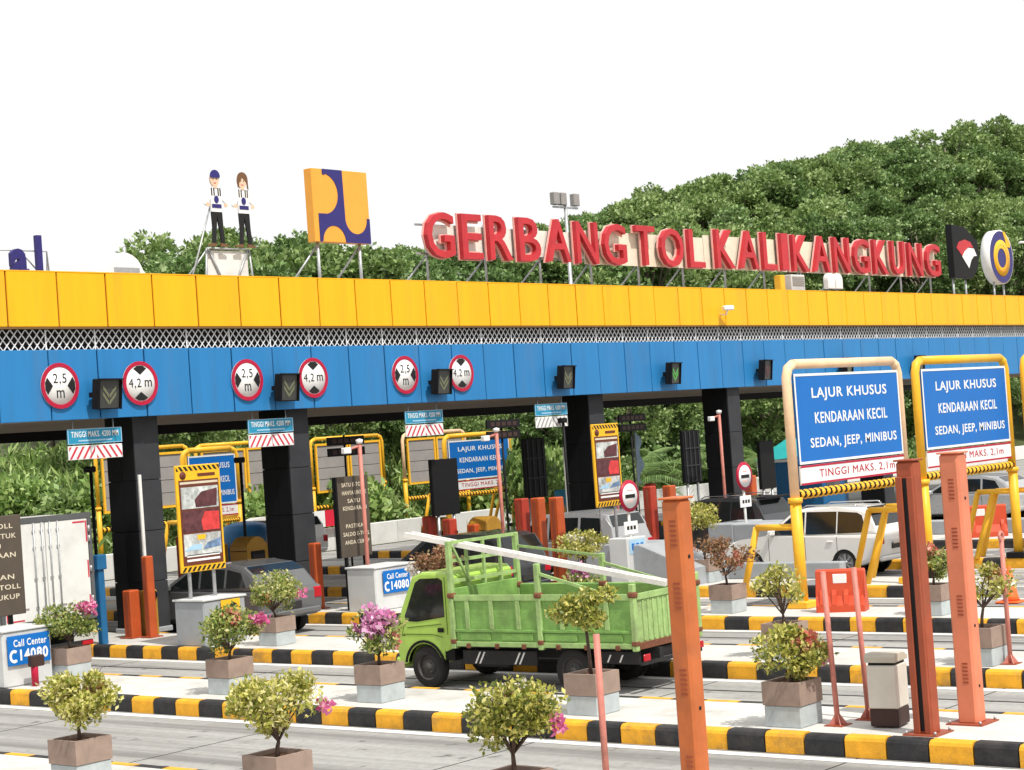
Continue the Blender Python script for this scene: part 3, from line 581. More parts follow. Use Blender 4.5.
# side skirt guard with pale slashes, tank
sk = MB().box(2.2, 3.88, -.17, -.12, .44, .70, b=.01).build('side_guard', M['chassis'], TR)
for x0 in (2.45, 3.35):
    for d in (0, .1): MB().prism([(x0+d+.12, .46), (x0+d+.155, .46), (x0+d+.035, .67), (x0+d, .67)], -.119, -.113).build('reflective_slash', M['white'], sk)
MB().box(.02, .95, -.17, -.12, .50, .72, b=.01).build('side_guard', M['chassis'], TR)
MB().box(2.9, 3.7, -.55, -.2, .38, .72, b=.06).build('fuel_tank', M['chassis'], TR)
for x0, d in ((.35, 0), (.6, .0)): MB().prism([(x0+.07, .53), (x0+.1, .53), (x0+.03, .66), (x0, .66)], -.119, -.113).build('reflective_slash', M['white'], TR)
# bed: floor, ribbed drop sides, tailgate, headboard
MB().box(0, BL, -BW+.04, -.04, zb, zb+.07).build('bed_floor', M['t_bed'], TR)
MB().box(0, BL, -BW+.06, -.06, zb+.072, zb+.09).build('bed_boards', M['rust'], TR)
def drop_side(y, s, name):
    p = MB().box(.06, BL-.06, y-.02, y+.02, zb-.04, zt, b=.008).build(name, M['t_bed'], TR)
    yo = y+s*.02
    lo, hi = (yo, yo+s*.03) if s > 0 else (yo+s*.03, yo)
    MB().box(.06, BL-.06, lo, hi, zt-.1, zt+.01, b=.006).build('top_rail', M['t_bed2'], p)
    MB().box(.06, BL-.06, lo, hi, zb-.06, zb+.03, b=.006).build('bottom_rail', M['t_bed2'], p)
    MB().box(.06, BL-.06, lo, hi, zb+.2, zb+.25, b=.006).build('waist_rail', M['t_bed'], p)
    for x in (.55, 1.05, 1.5, 2.45, 3.05, 3.6):
        MB().box(x-.045, x+.045, lo, hi, zb+.252, zt-.102, b=.006).build('rib', M['t_bed2'], p)
    for x in (.35, 1.0, 1.6, 2.35, 2.95, 3.6):
        MB().box(x-.05, x+.05, min(yo+s*.03, yo+s*.05), max(yo+s*.03, yo+s*.05), zb-.09, zb+.0, b=.01).build('hinge', M['rust'], p)
    for i in range(4):
        x = .25+i*.95
        MB().box(x, x+.7, min(yo, yo+s*.02), max(yo, yo+s*.02), zb+.05, zb+.18, b=.015).build('pressed_panel', M['t_bed'], p)
drop_side(-.02, 1, 'drop_side'); drop_side(-BW+.02, -1, 'drop_side')
tg = MB().box(-.02, .02, -BW+.06, -.06, zb-.06, zt, b=.008).build('tailgate', M['t_bed2'], TR)
for y in np.arange(-BW+.2, -.1, .155): MB().box(-.035, -.02, y-.03, y+.03, zb+.06, zt-.12, b=.004).build('rib', M['t_bed2'], tg)
MB().box(-.05, -.02, -BW+.06, -.06, zt-.1, zt+.01, b=.006).build('top_rail', M['t_bed2'], tg); MB().box(-.05, -.02, -BW+.06, -.06, zb-.08, zb+.04, b=.006).build('bottom_rail', M['rust'], tg)
for x, y in ((0, 0), (1.98, 0), (BL, 0), (0, -BW), (1.98, -BW), (BL, -BW)):
    hh = {0: .18, 1.98: .55}.get(x, .98)
    ps = MB().box(x-.05, x+.05, y-.05, y+.05, zb-.1, zt+hh, b=.012).build('stake_post', M['t_bed2'], TR)
    MB().box(x-.075, x+.075, y-.075, y+.075, zt-.06, zt+.05, b=.03).build('rusty_latch', M['rust'], ps)
    MB().box(x-.06, x+.06, y-.06, y+.06, zb-.02, zb+.08, b=.02).build('rusty_latch', M['rust'], ps)
hb = MB().box(BL-.03, BL+.03, -BW+.05, -.05, zb, zt+.12, b=.008).build('headboard', M['t_bed'], TR)
for z in (zt+.25, zt+.62, zt+.95): MB().beam((BL, -BW, z), (BL, 0, z), .045, .06).build('rack_bar', M['t_bed2'], hb)
for y in (-.5, -1.0, -1.5): MB().beam((BL, y, zt+.12), (BL, y, zt+.95), .05, .05).build('rack_bar', M['t_bed2'], hb)
MB().beam((BL-.04, -.05, zt+.9), (BL-.04, -.5, zt+.2), .04, .04).build('rack_bar', M['t_bed2'], hb)
for y in (0, -BW):
    MB().beam((1.98, y, zt+.38), (.6, y, zt+.02), .04, .05).build('rack_brace', M['t_bed2'], TR)
    MB().beam((1.98, y, zt+.5), (3.9, y, zt+.72), .035, .045).build('rack_bar', M['t_bed2'], TR) if y else None
# cab
CF = BL+1.42
cab = MB()
prof = [(BL+.08, .72), (BL+.08, 2.0), (BL+.16, 2.1), (BL+.75, 2.12), (BL+.98, 2.04), (BL+1.28, 1.42), (BL+1.40, 1.22), (BL+1.43, .72), (BL+1.40, .42), (BL+1.22, .42)]
wc = (BL+.78, .40, .46)
prof += [(wc[0]+wc[2]*math.cos(R(a)), wc[1]+wc[2]*math.sin(R(a))) for a in range(4, 178, 14)] + [(BL+.31, .72)]
cab.prism(prof, -BW+.06, -.06, bev=.05)
cb = cab.build('cab', M['t_cab'], TR)
for s, y in ((1, -.06), (-1, -BW+.06)):
    a, b = (y+.001, y+.008) if s > 0 else (y-.008, y-.001)
    dr = MB().prism([(BL+.25, 1.30), (BL+.25, 1.96), (BL+.34, 2.01), (BL+.78, 2.0), (BL+.9, 1.93), (BL+1.2, 1.32), (BL+1.18, 1.22), (BL+.9, 1.21)], a, b).build('side_window', M['glass'], cb)
    g = MB()
    for p, q in (((BL+.2, .98), (BL+.2, 2.02)), ((BL+1.22, 1.2), (BL+1.30, .95)), ((BL+.32, .93), (BL+.55, .98)), ((BL+.55, .98), (BL+1.30, .98)), ((BL+.34, 1.17), (BL+1.16, 1.10))):
        g.beam((p[0], (a+b)/2, p[1]), (q[0], (a+b)/2, q[1]), .006, .012)
    g.build('door_seam', mat('door_seam', (.06, .12, .015), .6), cb)
    MB().box(BL+.28, BL+.42, min(a, a+s*.03), max(a, a+s*.03), 1.02, 1.10, b=.012).build('door_handle', M['black'], cb)
    ar = MB(); N = 12
    for k in range(N):
        t0, t1 = R(8+164*k/N), R(8+164*(k+1)/N)
        ar.add([(wc[0]+rr*math.cos(tt), yy, wc[1]+rr*math.sin(tt)) for yy in (y+s*.02, y-s*.12) for tt in (t0, t1) for rr in (.43, .475)], [(0, 2, 3, 1), (4, 5, 7, 6), (0, 4, 6, 2), (1, 3, 7, 5)])
    ar.build('wheel_arch', M['black'], cb)
    MB().box(BL+1.36, BL+1.46, min(y-s*.1, y-s*.35), max(y-s*.1, y-s*.35), .62, .8, b=.02).build('headlight', M['lamp'], cb)
    if s > 0: continue
    mi = MB(); mi.tube([(BL+1.2, y, 1.5), (BL+1.35, y+s*.2, 1.55)], .015, 6); mi.build('mirror_arm', M['black'], cb)
    MB().box(BL+1.3, BL+1.38, min(y+s*.15, y+s*.33), max(y+s*.15, y+s*.33), 1.38, 1.72, b=.03).build('mirror', M['black'], cb)
MB().add([(BL+1.02, -BW+.2, 2.0), (BL+1.02, -.2, 2.0), (BL+1.305, -.16, 1.42), (BL+1.305, -BW+.16, 1.42)], [(0, 1, 2, 3)]).build('windscreen', M['glass'], cb)
MB().box(BL+1.36, BL+1.5, -BW+.05, -.05, .34, .56, b=.04).build('bumper', M['t_cab'], cb); MB().box(BL+.1, BL+.32, -BW+.1, -.1, .5, .75).build('rear_guard', M['black'], cb)
FWX, RWX = BL+.74, 1.38
wheel(TR, FWX, -.17, .38, .2, 1, M['rim_dark'], 0); wheel(TR, FWX, -BW+.17, .38, .2, -1, M['rim_dark'], 0)
for y, s in ((-.14, 1), (-.37, 1), (-BW+.14, -1), (-BW+.37, -1)): wheel(TR, RWX, y, .38, .19, s, M['rim_dark'], 0)
for y in (-.25, -BW+.05): MB().box(-.12, -.09, y, y+.2, .56, .68, b=.01).build('taillight', M['taillight'], TR)
MB().box(-.11, -.05, -BW+.1, -.02, .50, .56).build('rear_bumper_bar', M['chassis'], TR)
for y in (-.3, -BW+.1): MB().box(RWX-.52, RWX-.5, y-.05, y+.22, .2, .7).build('mud_flap', M['black'], TR)
# two long white rails resting on the rack and the tailgate
Xt = Matrix.Translation((25.72, 18.85, ZR)) @ Matrix.Rotation(R(92.07), 4, 'Z')
for i, (a, b) in enumerate((((5.05, -.10, 2.815), (-.02, -1.02, 1.775)), ((5.0, -.24, 2.815), (-.04, -1.16, 1.775)))):
    mb = MB(); mb.beam(Xt @ Vector(a), Xt @ Vector(b), .095, .09)
    tag(mb.build('metal_rail', M['rail']), ['nearer', 'farther'][i]+' of two long white rails lying across the green truck', 'rail', 'white rails carried on the truck')

# ============================================================ CARS
def car(kind, label, loc, rz, paint, s=1.15, rimm='rim', group=None, glass='glass'):
    t = thing({'suv': 'suv', 'mpv': 'minivan', 'hatch': 'hatchback'}[kind], label, {'suv': 'car', 'mpv': 'car', 'hatch': 'car'}[kind], loc, rz, group)
    D = dict(suv=dict(L=4.75, W=1.86, b=1.10, r=.385, ax=(1.02, 3.80),
        low=[(.16, .42), (.03, .55), (0, .92), (.05, 1.10), (3.32, 1.10), (4.15, 1.02), (4.55, .92), (4.70, .74), (4.74, .5), (4.62, .36)],
        up=[(.05, 1.09), (.16, 1.30), (.36, 1.70), (.60, 1.77), (1.3, 1.81), (2.2, 1.80), (2.55, 1.73), (3.42, 1.09)],
        win=[[(.36, 1.15), (.52, 1.58), (.66, 1.65), (1.21, 1.69), (1.21, 1.13)], [(1.25, 1.13), (1.25, 1.69), (2.14, 1.70), (2.14, 1.12)], [(2.19, 1.12), (2.19, 1.70), (2.48, 1.67), (3.2, 1.14), (3.2, 1.12)]]),
      mpv=dict(L=4.4, W=1.70, b=.98, r=.33, ax=(.85, 3.50),
        low=[(.14, .36), (.02, .5), (0, .85), (.04, .98), (3.35, .98), (3.95, .88), (4.25, .76), (4.38, .6), (4.38, .42), (4.25, .28)],
        up=[(.04, .97), (.14, 1.3), (.28, 1.60), (.6, 1.66), (1.5, 1.69), (2.3, 1.66), (2.65, 1.58), (3.55, .97)],
        win=[[(.35, 1.06), (.42, 1.46), (.52, 1.53), (1.1, 1.56), (1.1, 1.05)], [(1.18, 1.05), (1.18, 1.56), (2.08, 1.57), (2.08, 1.03)], [(2.16, 1.03), (2.16, 1.57), (2.5, 1.52), (3.2, 1.03)]]),
      hatch=dict(L=4.1, W=1.70, b=.96, r=.32, ax=(.78, 3.25),
        low=[(.12, .36), (.02, .5), (0, .85), (.06, .96), (2.95, .96), (3.65, .86), (3.98, .72), (4.08, .55), (4.06, .4), (3.95, .28)],
        up=[(.08, .95), (.35, 1.28), (.62, 1.44), (1.2, 1.50), (1.9, 1.48), (2.3, 1.40), (3.15, .95)],
        win=[[(.5, 1.04), (.68, 1.32), (1.08, 1.39), (1.08, 1.02)], [(1.15, 1.02), (1.15, 1.39), (1.85, 1.41), (1.85, 1.01)], [(1.92, 1.01), (1.92, 1.40), (2.22, 1.35), (2.85, 1.0)]]))[kind]
    P = lambda pts: [(a*s, c*s) for a, c in pts]
    hw = D['W']/2*s; bz = D['b']*s; low = list(D['low']); zb_ = low[0][1]-.06
    body = low + []
    for ax in (D['ax'][1], D['ax'][0]):
        rr = D['r']+.065; body += [(ax+rr*1.0, .30)] + [(ax+rr*math.cos(R(a)), D['r']+rr*math.sin(R(a))) for a in range(0, 181, 15)] + [(ax-rr*1.0, .30)]
    bo = MB().prism(P(body), -hw, hw, bev=.10*s).build('body', M[paint], t)
    tp = lambda z: 1-.26*max(0, z-bz)/s
    up = MB().prism(P(D['up']), -hw+.05, hw-.05, bev=.085*s, taper=tp).build('cabin', M[paint], t)
    for sd in (1, -1):
        for pl in D['win']:
            pl = P(pl); mb = MB(); n = len(pl)
            yy = lambda z, e: sd*((hw-.05)*tp(z)+e)
            vs = [(x, yy(z, -.01), z) for x, z in pl] + [(x, yy(z, .006), z) for x, z in pl]
            mb.add(vs, [list(range(n, 2*n)) if sd < 0 else list(range(n, 2*n))[::-1]] + [(i, (i+1) % n, n+(i+1) % n, n+i) for i in range(n)])
            mb.build('side_window', M[glass], up)
        g = MB()
        for x in (D['win'][1][0][0]-.04, D['win'][2][0][0]-.04, D['win'][2][-1][0]+.05):
            g.box(x*s-.006, x*s+.006, sd*hw-.003, sd*hw+.003, (zb_+.1)*s, bz-.05)
        g.box(D['ax'][0]*s+.55, D['ax'][1]*s-.55, sd*hw-.006, sd*hw+.006, .30*s, .36*s)
        g.build('door_seams', M['dark'], bo)
        for w_ in (1, 2):
            x = D['win'][w_][0][0]*s+.08; MB().box(x, x+.18, sd*hw-.01, sd*hw+.03, bz-.2, bz-.16, b=.008).build('door_handle', M[paint], bo)
        x = (D['win'][2][-1][0]-.05)*s; MB().box(x-.12, x+.02, min(sd*(hw-.03), sd*(hw+.2)), max(sd*(hw-.03), sd*(hw+.2)), bz+.02, bz+.17, b=.03).build('mirror', M[paint], up)
        MB().box(-.012, .12, min(sd*(hw-.05), sd*(hw-.3)), max(sd*(hw-.05), sd*(hw-.3)), (D['b']-.27)*s, (D['b']-.05)*s, b=.02).build('taillight', M['taillight'], bo)
        x = (D['L']-.2)*s; MB().box(x, x+.1, min(sd*(hw-.08), sd*(hw-.4)), max(sd*(hw-.08), sd*(hw-.4)), (D['b']-.38)*s, (D['b']-.24)*s, b=.02).build('headlight', M['lamp'], bo)
        for i, ax in enumerate(D['ax']):
            wheel(t, ax*s, sd*(hw-.12), D['r']*s, .2*s, sd, M[rimm], 8)
            ar = MB().lathe([((D['r']+.06)*s, sd*(hw-.34)), ((D['r']+.06)*s, sd*(hw-.335)), (.02, sd*(hw-.335))], 20, axis='Y', X=Matrix.Translation((ax*s, 0, D['r']*s))); ar.build('wheel_well', M['dark'], bo)
    # windscreens
    u = P(D['up'])
    def scr(a, b, name, f0=.12, f1=.88, push=.008):
        (x0, z0), (x1, z1) = a, b; nx, nz = (z1-z0), -(x1-x0); L_ = math.hypot(nx, nz); nx, nz = nx/L_*push, nz/L_*push
        if (nx > 0) != (name == 'windscreen'): nx, nz = -nx, -nz
        pt = lambda f: (x0+(x1-x0)*f+nx, z0+(z1-z0)*f+nz)
        p, q = pt(f0), pt(f1); h0, h1 = (hw-.14)*tp(p[1]), (hw-.14)*tp(q[1])
        MB().add([(p[0], -h0, p[1]), (p[0], h0, p[1]), (q[0], h1, q[1]), (q[0], -h1, q[1])], [(0, 1, 2, 3)]).build(name, M[glass], up)
    scr(u[-1], u[-2], 'windscreen'); scr(u[1], u[2], 'rear_window', .0, .92)
    MB().box(-.02, .02, -.28, .28, (D['b']-.42)*s, (D['b']-.28)*s, b=.006).build('number_plate', M['plate'], bo)
    MB().box(-.04, .1, -hw+.12, hw-.12, .40*s, .52*s, b=.03).build('rear_bumper', M[paint], bo)
    if kind == 'suv':
        for sd in (1, -1): MB().tube([(.7*s, sd*(hw-.2)*.86, 1.80*s), (.8*s, sd*(hw-.2)*.86, 1.86*s), (2.2*s, sd*(hw-.2)*.86, 1.86*s), (2.35*s, sd*(hw-.2)*.86, 1.79*s)], .018, 6).build('roof_rail', M['chrome'], up)
        MB().box(.1*s, .42*s, -hw*.72, hw*.72, 1.74*s, 1.785*s, b=.015).build('roof_spoiler', M['black'], up)
        MB().box(-.05, -.02, -.25, .25, .8*s, .86*s, b=.008).build('chrome_garnish', M['chrome'], bo)
    return t
H90 = R(90)
car('suv', 'white SUV beside the yellow sign frame post, rear towards the camera', (45.95, 24.7, ZR), H90, 'car_white', 1.06)
car('suv', 'black SUV behind the white SUV, partly hidden by a grey block', (51.6, 31.7, ZR), H90, 'car_dark', 1.1, glass='glass')
car('hatch', 'dark grey car behind the striped poster board on the left', (32.0, 33.7, ZR), H90, 'car_grey', 1.22)
car('mpv', 'silver minivan behind the third column, in front of the orange bollards', (45.6, 33.2, ZR), H90, 'car_silver', 1.2)
car('mpv', 'black car half hidden behind the brown board and the green truck', (38.6, 31.6, ZR), H90, 'car_dark', 1.15)
car('mpv', 'white car leaving beyond the canopy near the back wall', (51.5, 53.0, ZR), H90, 'car_white', 1.15)
car('hatch', 'silver hatchback far behind under the second blue lane sign', (64.6, 29.3, ZR), H90, 'car_silver', 1.2)
# container lorry seen from behind
t = thing('container_lorry', 'white container lorry seen from behind at the left edge', 'lorry', (25.1, 35.8, ZR))
CW, C0, C1 = 2.55, 1.0, 3.38
MB().box(0, CW, .02, 9, C0, C1, b=.02).build('container', M['container'], t)
fr = MB(); fr.box(-.03, CW+.03, -.03, .06, C1-.1, C1+.03); fr.box(-.03, .07, -.03, .06, C0, C1-.1); fr.box(CW-.07, CW+.03, -.03, .06, C0, C1-.1); fr.box(-.03, CW+.03, -.03, .06, C0-.06, C0+.05); fr.build('door_frame', M['container_frame'], t)
for a, b in ((.08, CW/2-.012), (CW/2+.012, CW-.08)):
    d = MB().box(a, b, -.02, .018, C0+.06, C1-.11, b=.01).build('container_door', M['container'], t)
    for i in range(2):
        xx = (b-.1-i*.22) if a < 1 else (a+.1+i*.22)
        MB().tube([(xx, -.05, C0+.04), (xx, -.05, C1-.1)], .018, 8).build('locking_bar', M['steel'], d)
        for z in (C0+.35, C0+1.0, C0+1.7, C1-.3): MB().box(xx-.04, xx+.04, -.045, -.02, z-.03, z+.03).build('bar_keeper', M['steel'], d)
    xe = (a+.02, a+.06) if a < 1 else (b-.06, b-.02)
    for z0_, z1_ in ((C1-.65, C1-.16), (C0+.9, C0+1.3), (C0+.1, C0+.5)): MB().box(xe[0], xe[1], -.024, -.0205, z0_, z1_).build('red_tape', M['pink_stripe'], d)
    MB().box(*((a+.07, a+.42) if a < 1 else (b-.42, b-.07)), -.024, -.0205, C1-.2, C1-.16).build('red_tape', M['pink_stripe'], d)
    MB().box(a+.1, a+.5, -.024, -.0205, C0+.09, C0+.125).build('red_tape', M['pink_stripe'], d)
    for i in range(3): MB().box(a+.22+i*.16, a+.32+i*.16, -.024, -.0205, C0+.32, C0+.37).build('stencil_mark', M['grey_panel'], d)
    for z in (C0+.4, C0+1.1, C0+1.8, C1-.35):
        xx = a-.02 if a < 1 else b+.02
        MB().tube([(xx, -.04, z-.07), (xx, -.04, z+.07)], .03, 8).build('hinge', M['steel'], d)
ch = MB(); ch.box(.7, .85, .1, 9, C0-.3, C0-.06); ch.box(1.75, 1.9, .1, 9, C0-.3, C0-.06); ch.box(.1, CW-.1, .0, .08, .34, .46); ch.build('chassis', M['chassis'], t)
for y in (1.2, 2.4):
    for x, s in ((.2, -1), (CW-.2, 1)):
        wo = MB().lathe([(.26, -.13), (.45, -.13), (.48, -.08), (.48, .08), (.45, .13), (.26, .13), (0, .1)], 24, axis='Y', X=Matrix.Rotation(H90, 4, 'Z')).build('wheel', M['tyre'], t, (x, y, .48))
MB().box(.05, CW-.05, 9.3, 11.2, .5, 2.9, b=.1).build('cab', M['car_white'], t)
for x in (.12, CW-.42): MB().box(x, x+.3, -.03, -.001, .36, .45).build('taillight', M['taillight'], t)

# ============================================================ POSTS, BOARDS AND BLOCKS ON THE ISLANDS
def big_post(x, y, hgt, m, label, slot=True, lean=0, rz=0, w_=.12):
    t = thing('steel_post', label, 'post', (x, y, ZI), rz, 'tall orange steel posts'); t.rotation_euler = (0, R(lean), rz)
    b = MB()
    b.box(-w_, w_, -w_, w_, 0, hgt, b=.03)
    b.build('shaft', m, t)
    if slot:   # recessed channel seen on the face towards the camera: two proud flanges
        MB().box(-w_-.035, -w_-.001, -w_, -.035, .02, hgt-.2, b=.008).build('flange', m, t); MB().box(-w_-.035, -w_-.001, .035, w_, .02, hgt-.2, b=.008).build('flange', m, t)
        MB().box(-w_-.006, -w_-.0015, -.034, .034, .05, hgt-.22).build('slot', M['dark'], t)
    else:
        for z0 in (.55, 1.45, 2.35, 3.0):
            if z0 > hgt-.4: continue
            for i in range(6): MB().box(-w_-.006, -w_-.001, -.06, .02, z0+i*.05, z0+.018+i*.05).build('vent_slot', M['post_d'], t)
        for z in (.5, 1.3, hgt-.6):
            MB().lathe([(0, -.004), (.022, -.004), (.022, 0)], 8, axis='Y', X=Matrix.Translation((0, -w_-.001, z))).build('bolt_hole', M['dark'], t)
    MB().box(-w_-.02, w_+.02, -w_-.02, w_+.02, hgt, hgt+.025, b=.008).build('cap', m, t)
    bp = MB().box(-w_-.12, w_+.12, -w_-.12, w_+.12, 0, .02).build('base_plate', M['post_d'], t)
    for sx in (-1, 1):
        for sy in (-1, 1): MB().tube([(sx*(w_+.08), sy*(w_+.08), .02), (sx*(w_+.08), sy*(w_+.08), .06)], .018, 6).build('anchor_bolt', M['steel'], bp)
    return t
big_post(16.3, 11.3, 3.48, M['post_o'], 'tall orange steel post nearest the camera, cut off by the bottom edge', False, 0, w_=.118)
big_post(22.3, 11.74, 3.56, M['post_d'], 'tall rust-red steel post with a long slot, left of the salmon post', True, w_=.125)
big_post(23.2, 11.55, 3.6, M['post_s'], 'tall salmon steel post right of the slotted post', False, w_=.14)
def thin_pole(x, y, hgt, label, loop=False, lean=(0, 0)):
    t = thing('thin_pole', label, 'pole', (x, y, ZI), 0, 'thin salmon poles with base plates')
    MB().tube([(0, 0, 0), (lean[0], lean[1], hgt)], .038, 10).build('shaft', M['pole_s'], t)
    MB().box(-.14, .14, -.14, .14, 0, .015).build('base_plate', M['post_d'], t)
    for a in range(4): MB().prism([(.03, .015), (.13, .015), (.03, .16)], -.006, .006, X=Matrix.Rotation(R(45+90*a), 4, 'Z')).build('gusset', M['pole_s'], t)
    if loop: MB().tube([(.07*math.cos(R(a)), 0, hgt+.06+.07*math.sin(R(a))) for a in range(-90, 271, 24)], .025, 8).build('ring', M['pole_s'], t)
thin_pole(16.3, 12.47, 2.05, 'thin salmon pole in front of the yellow-green standard shrub')
thin_pole(22.55, 13.22, 2.1, 'left one of a pair of thin salmon poles before the red barrier', lean=(-.02, .05))
thin_pole(23.1, 13.05, 2.1, 'right one of a pair of thin salmon poles before the red barrier', lean=(-.02, .05))
thin_pole(28.5, 13.44, 2.0, 'thin salmon pole with a ring on top by the right edge', True)
# litter bin
t = thing('litter_bin', 'cream litter bin with a brown base beside the slotted post', 'bin', (22.7, 12.5, ZI), R(8))
MB().box(-.22, .22, -.2, .2, .02, .26, b=.015).build('base', M['bin_dark'], t); MB().box(-.225, .225, -.205, .205, .262, .84, b=.015).build('body', M['bin_body'], t)
MB().prism([(-.24, .88), (.24, .88), (.24, .93), (.1, .99), (-.2, 1.0), (-.24, .95)], -.22, .22, bev=.01).build('lid', mat('bin_lid', (.48, .44, .36), .55), t); MB().box(-.2, .2, -.18, .18, .842, .878).build('opening', M['dark'], t)
# concrete bumper blocks
def bumper(x, y, label, big=False, sign=None, w_=1.3, hh=1.08, m='block'):
    t = thing('bumper_block', label, 'concrete block', (x, y, ZI), 0, 'grey concrete bumper blocks at the booth islands')
    if big:
        MB().prism([(0, 0), (-2.6, 0), (-2.6, .45), (-.9, hh), (0, hh)], -.85, .85, bev=.03, X=Matrix.Rotation(H90, 4, 'Z')).build('block', M[m], t)
        MB().box(-.86, .86, .0, .9, 0, hh+.03, b=.03).build('rear_block', M['block'], t)
    else:
        MB().box(-w_/2, w_/2, 0, 1.0, 0, hh, b=.03).build('block', M[m], t); MB().box(-w_/2-.03, w_/2+.03, -.03, 1.03, hh, hh+.05, b=.012).build('capping', M['block_light'], t)
    if sign == 'call':
        s = MB().box(-.5, .5, -.05, -.035, .42, 1.0, b=.004).build('sign_plate', M['sign_blue'], t)
        lettering('Call Center', -.36, .42, .78, .92, -.051, M['white'], s, bold=.015); lettering('14080', -.22, .44, .50, .72, -.051, M['white'], s, bold=.03)
        MB().prism([(-.36+q*.11*math.cos(R(w3)), .6+q*.13*math.sin(R(w3))) for q, rng in ((1, range(50, 311, 20)), (.55, range(310, 49, -20))) for w3 in rng], -.057, -.051).build('phone_mark', M['white'], s)
    if sign == 'yellow':
        s = MB().box(-.15, .42, -.05, -.035, .50, .98, b=.004).build('sign_plate', M['poster_y'], t)
        MB().prism([(.02, .8), (.2, .92), (.32, .86), (.22, .8)], -.057, -.051).build('mark', M['signblack'], s); MB().box(-.08, .34, -.057, -.051, .62, .66).build('mark', M['signblack'], s)
    return t
bumper(22.52, 31.35, 'light concrete block with a call centre sign at the left edge', sign='call', w_=1.15, m='block_light')
bumper(28.6, 32.35, 'grey concrete block with a yellow sign below the left poster board', sign='yellow', w_=1.25, hh=1.0)
bumper(35.25, 33.3, 'pale concrete block with a call centre sign in front of the brown board', sign='call', w_=1.5, m='block_light')
bumper(41.4, 30.3, 'large wedge-shaped grey concrete block behind the truck', big=True)
bumper(48.3, 30.9, 'wedge-shaped grey concrete block in front of the black SUV', big=True)
bumper(55.2, 31.5, 'far wedge-shaped grey concrete block behind the sign frames', big=True)
# low grey wall along the island by the white SUV
tag(MB().box(0, .3, 0, 9, 0, .42, b=.03).build('low_wall', M['block'], None, (42.15, 24.3, ZI)), 'low grey-green concrete wall in front of the white SUV', 'wall')
tag(MB().box(0, .3, 0, 10, 0, .45, b=.03).build('low_wall', M['block'], None, (55.9, 20.5, ZI)), 'low grey wall on the island right of the salmon post', 'wall')
# brown notice boards
def brown_board(x, y, w_, z0, z1, label, rows):
    t = thing('notice_board', label, 'notice board', (x, y, ZI), 0, 'brown e-toll notice boards')
    MB().box(-w_/2, w_/2, 0, .12, z0, z1, b=.01).build('panel', M['brown'], t)
    MB().box(-w_/2-.05, -w_/2, -.01, .14, z0, z1, b=.008).build('side_frame', M['black'], t)
    h_ = (z1-z0)
    for txt, f0, f1, a, b in rows: lettering(txt, a*w_, b*w_, z0+f0*h_, z0+f1*h_, -.001, M['khaki_text'], t, bold=.012)
    for s in (-.3, .3): MB().box(s*w_-.04, s*w_+.04, .03, .1, 0, z0).build('leg', M['black'], t)
ROWS = [('SATU E-TOLL', .87, .92, -.36, .38), ('HANYA UNTUK', .77, .82, -.36, .42), ('SATU', .67, .72, -.2, .2), ('KENDARAAN', .58, .63, -.36, .40), ('PASTIKAN', .36, .41, -.3, .36), ('SALDO E-TOLL', .26, .31, -.40, .44), ('ANDA CUKUP', .16, .21, -.36, .42)]
brown_board(22.5, 32.5, 1.75, 1.3, 3.33, 'brown e-toll notice board cut off by the left edge', ROWS)
brown_board(35.25, 34.6, 1.15, 1.35, 3.45, 'brown e-toll notice board behind a thin red camera pole', ROWS)
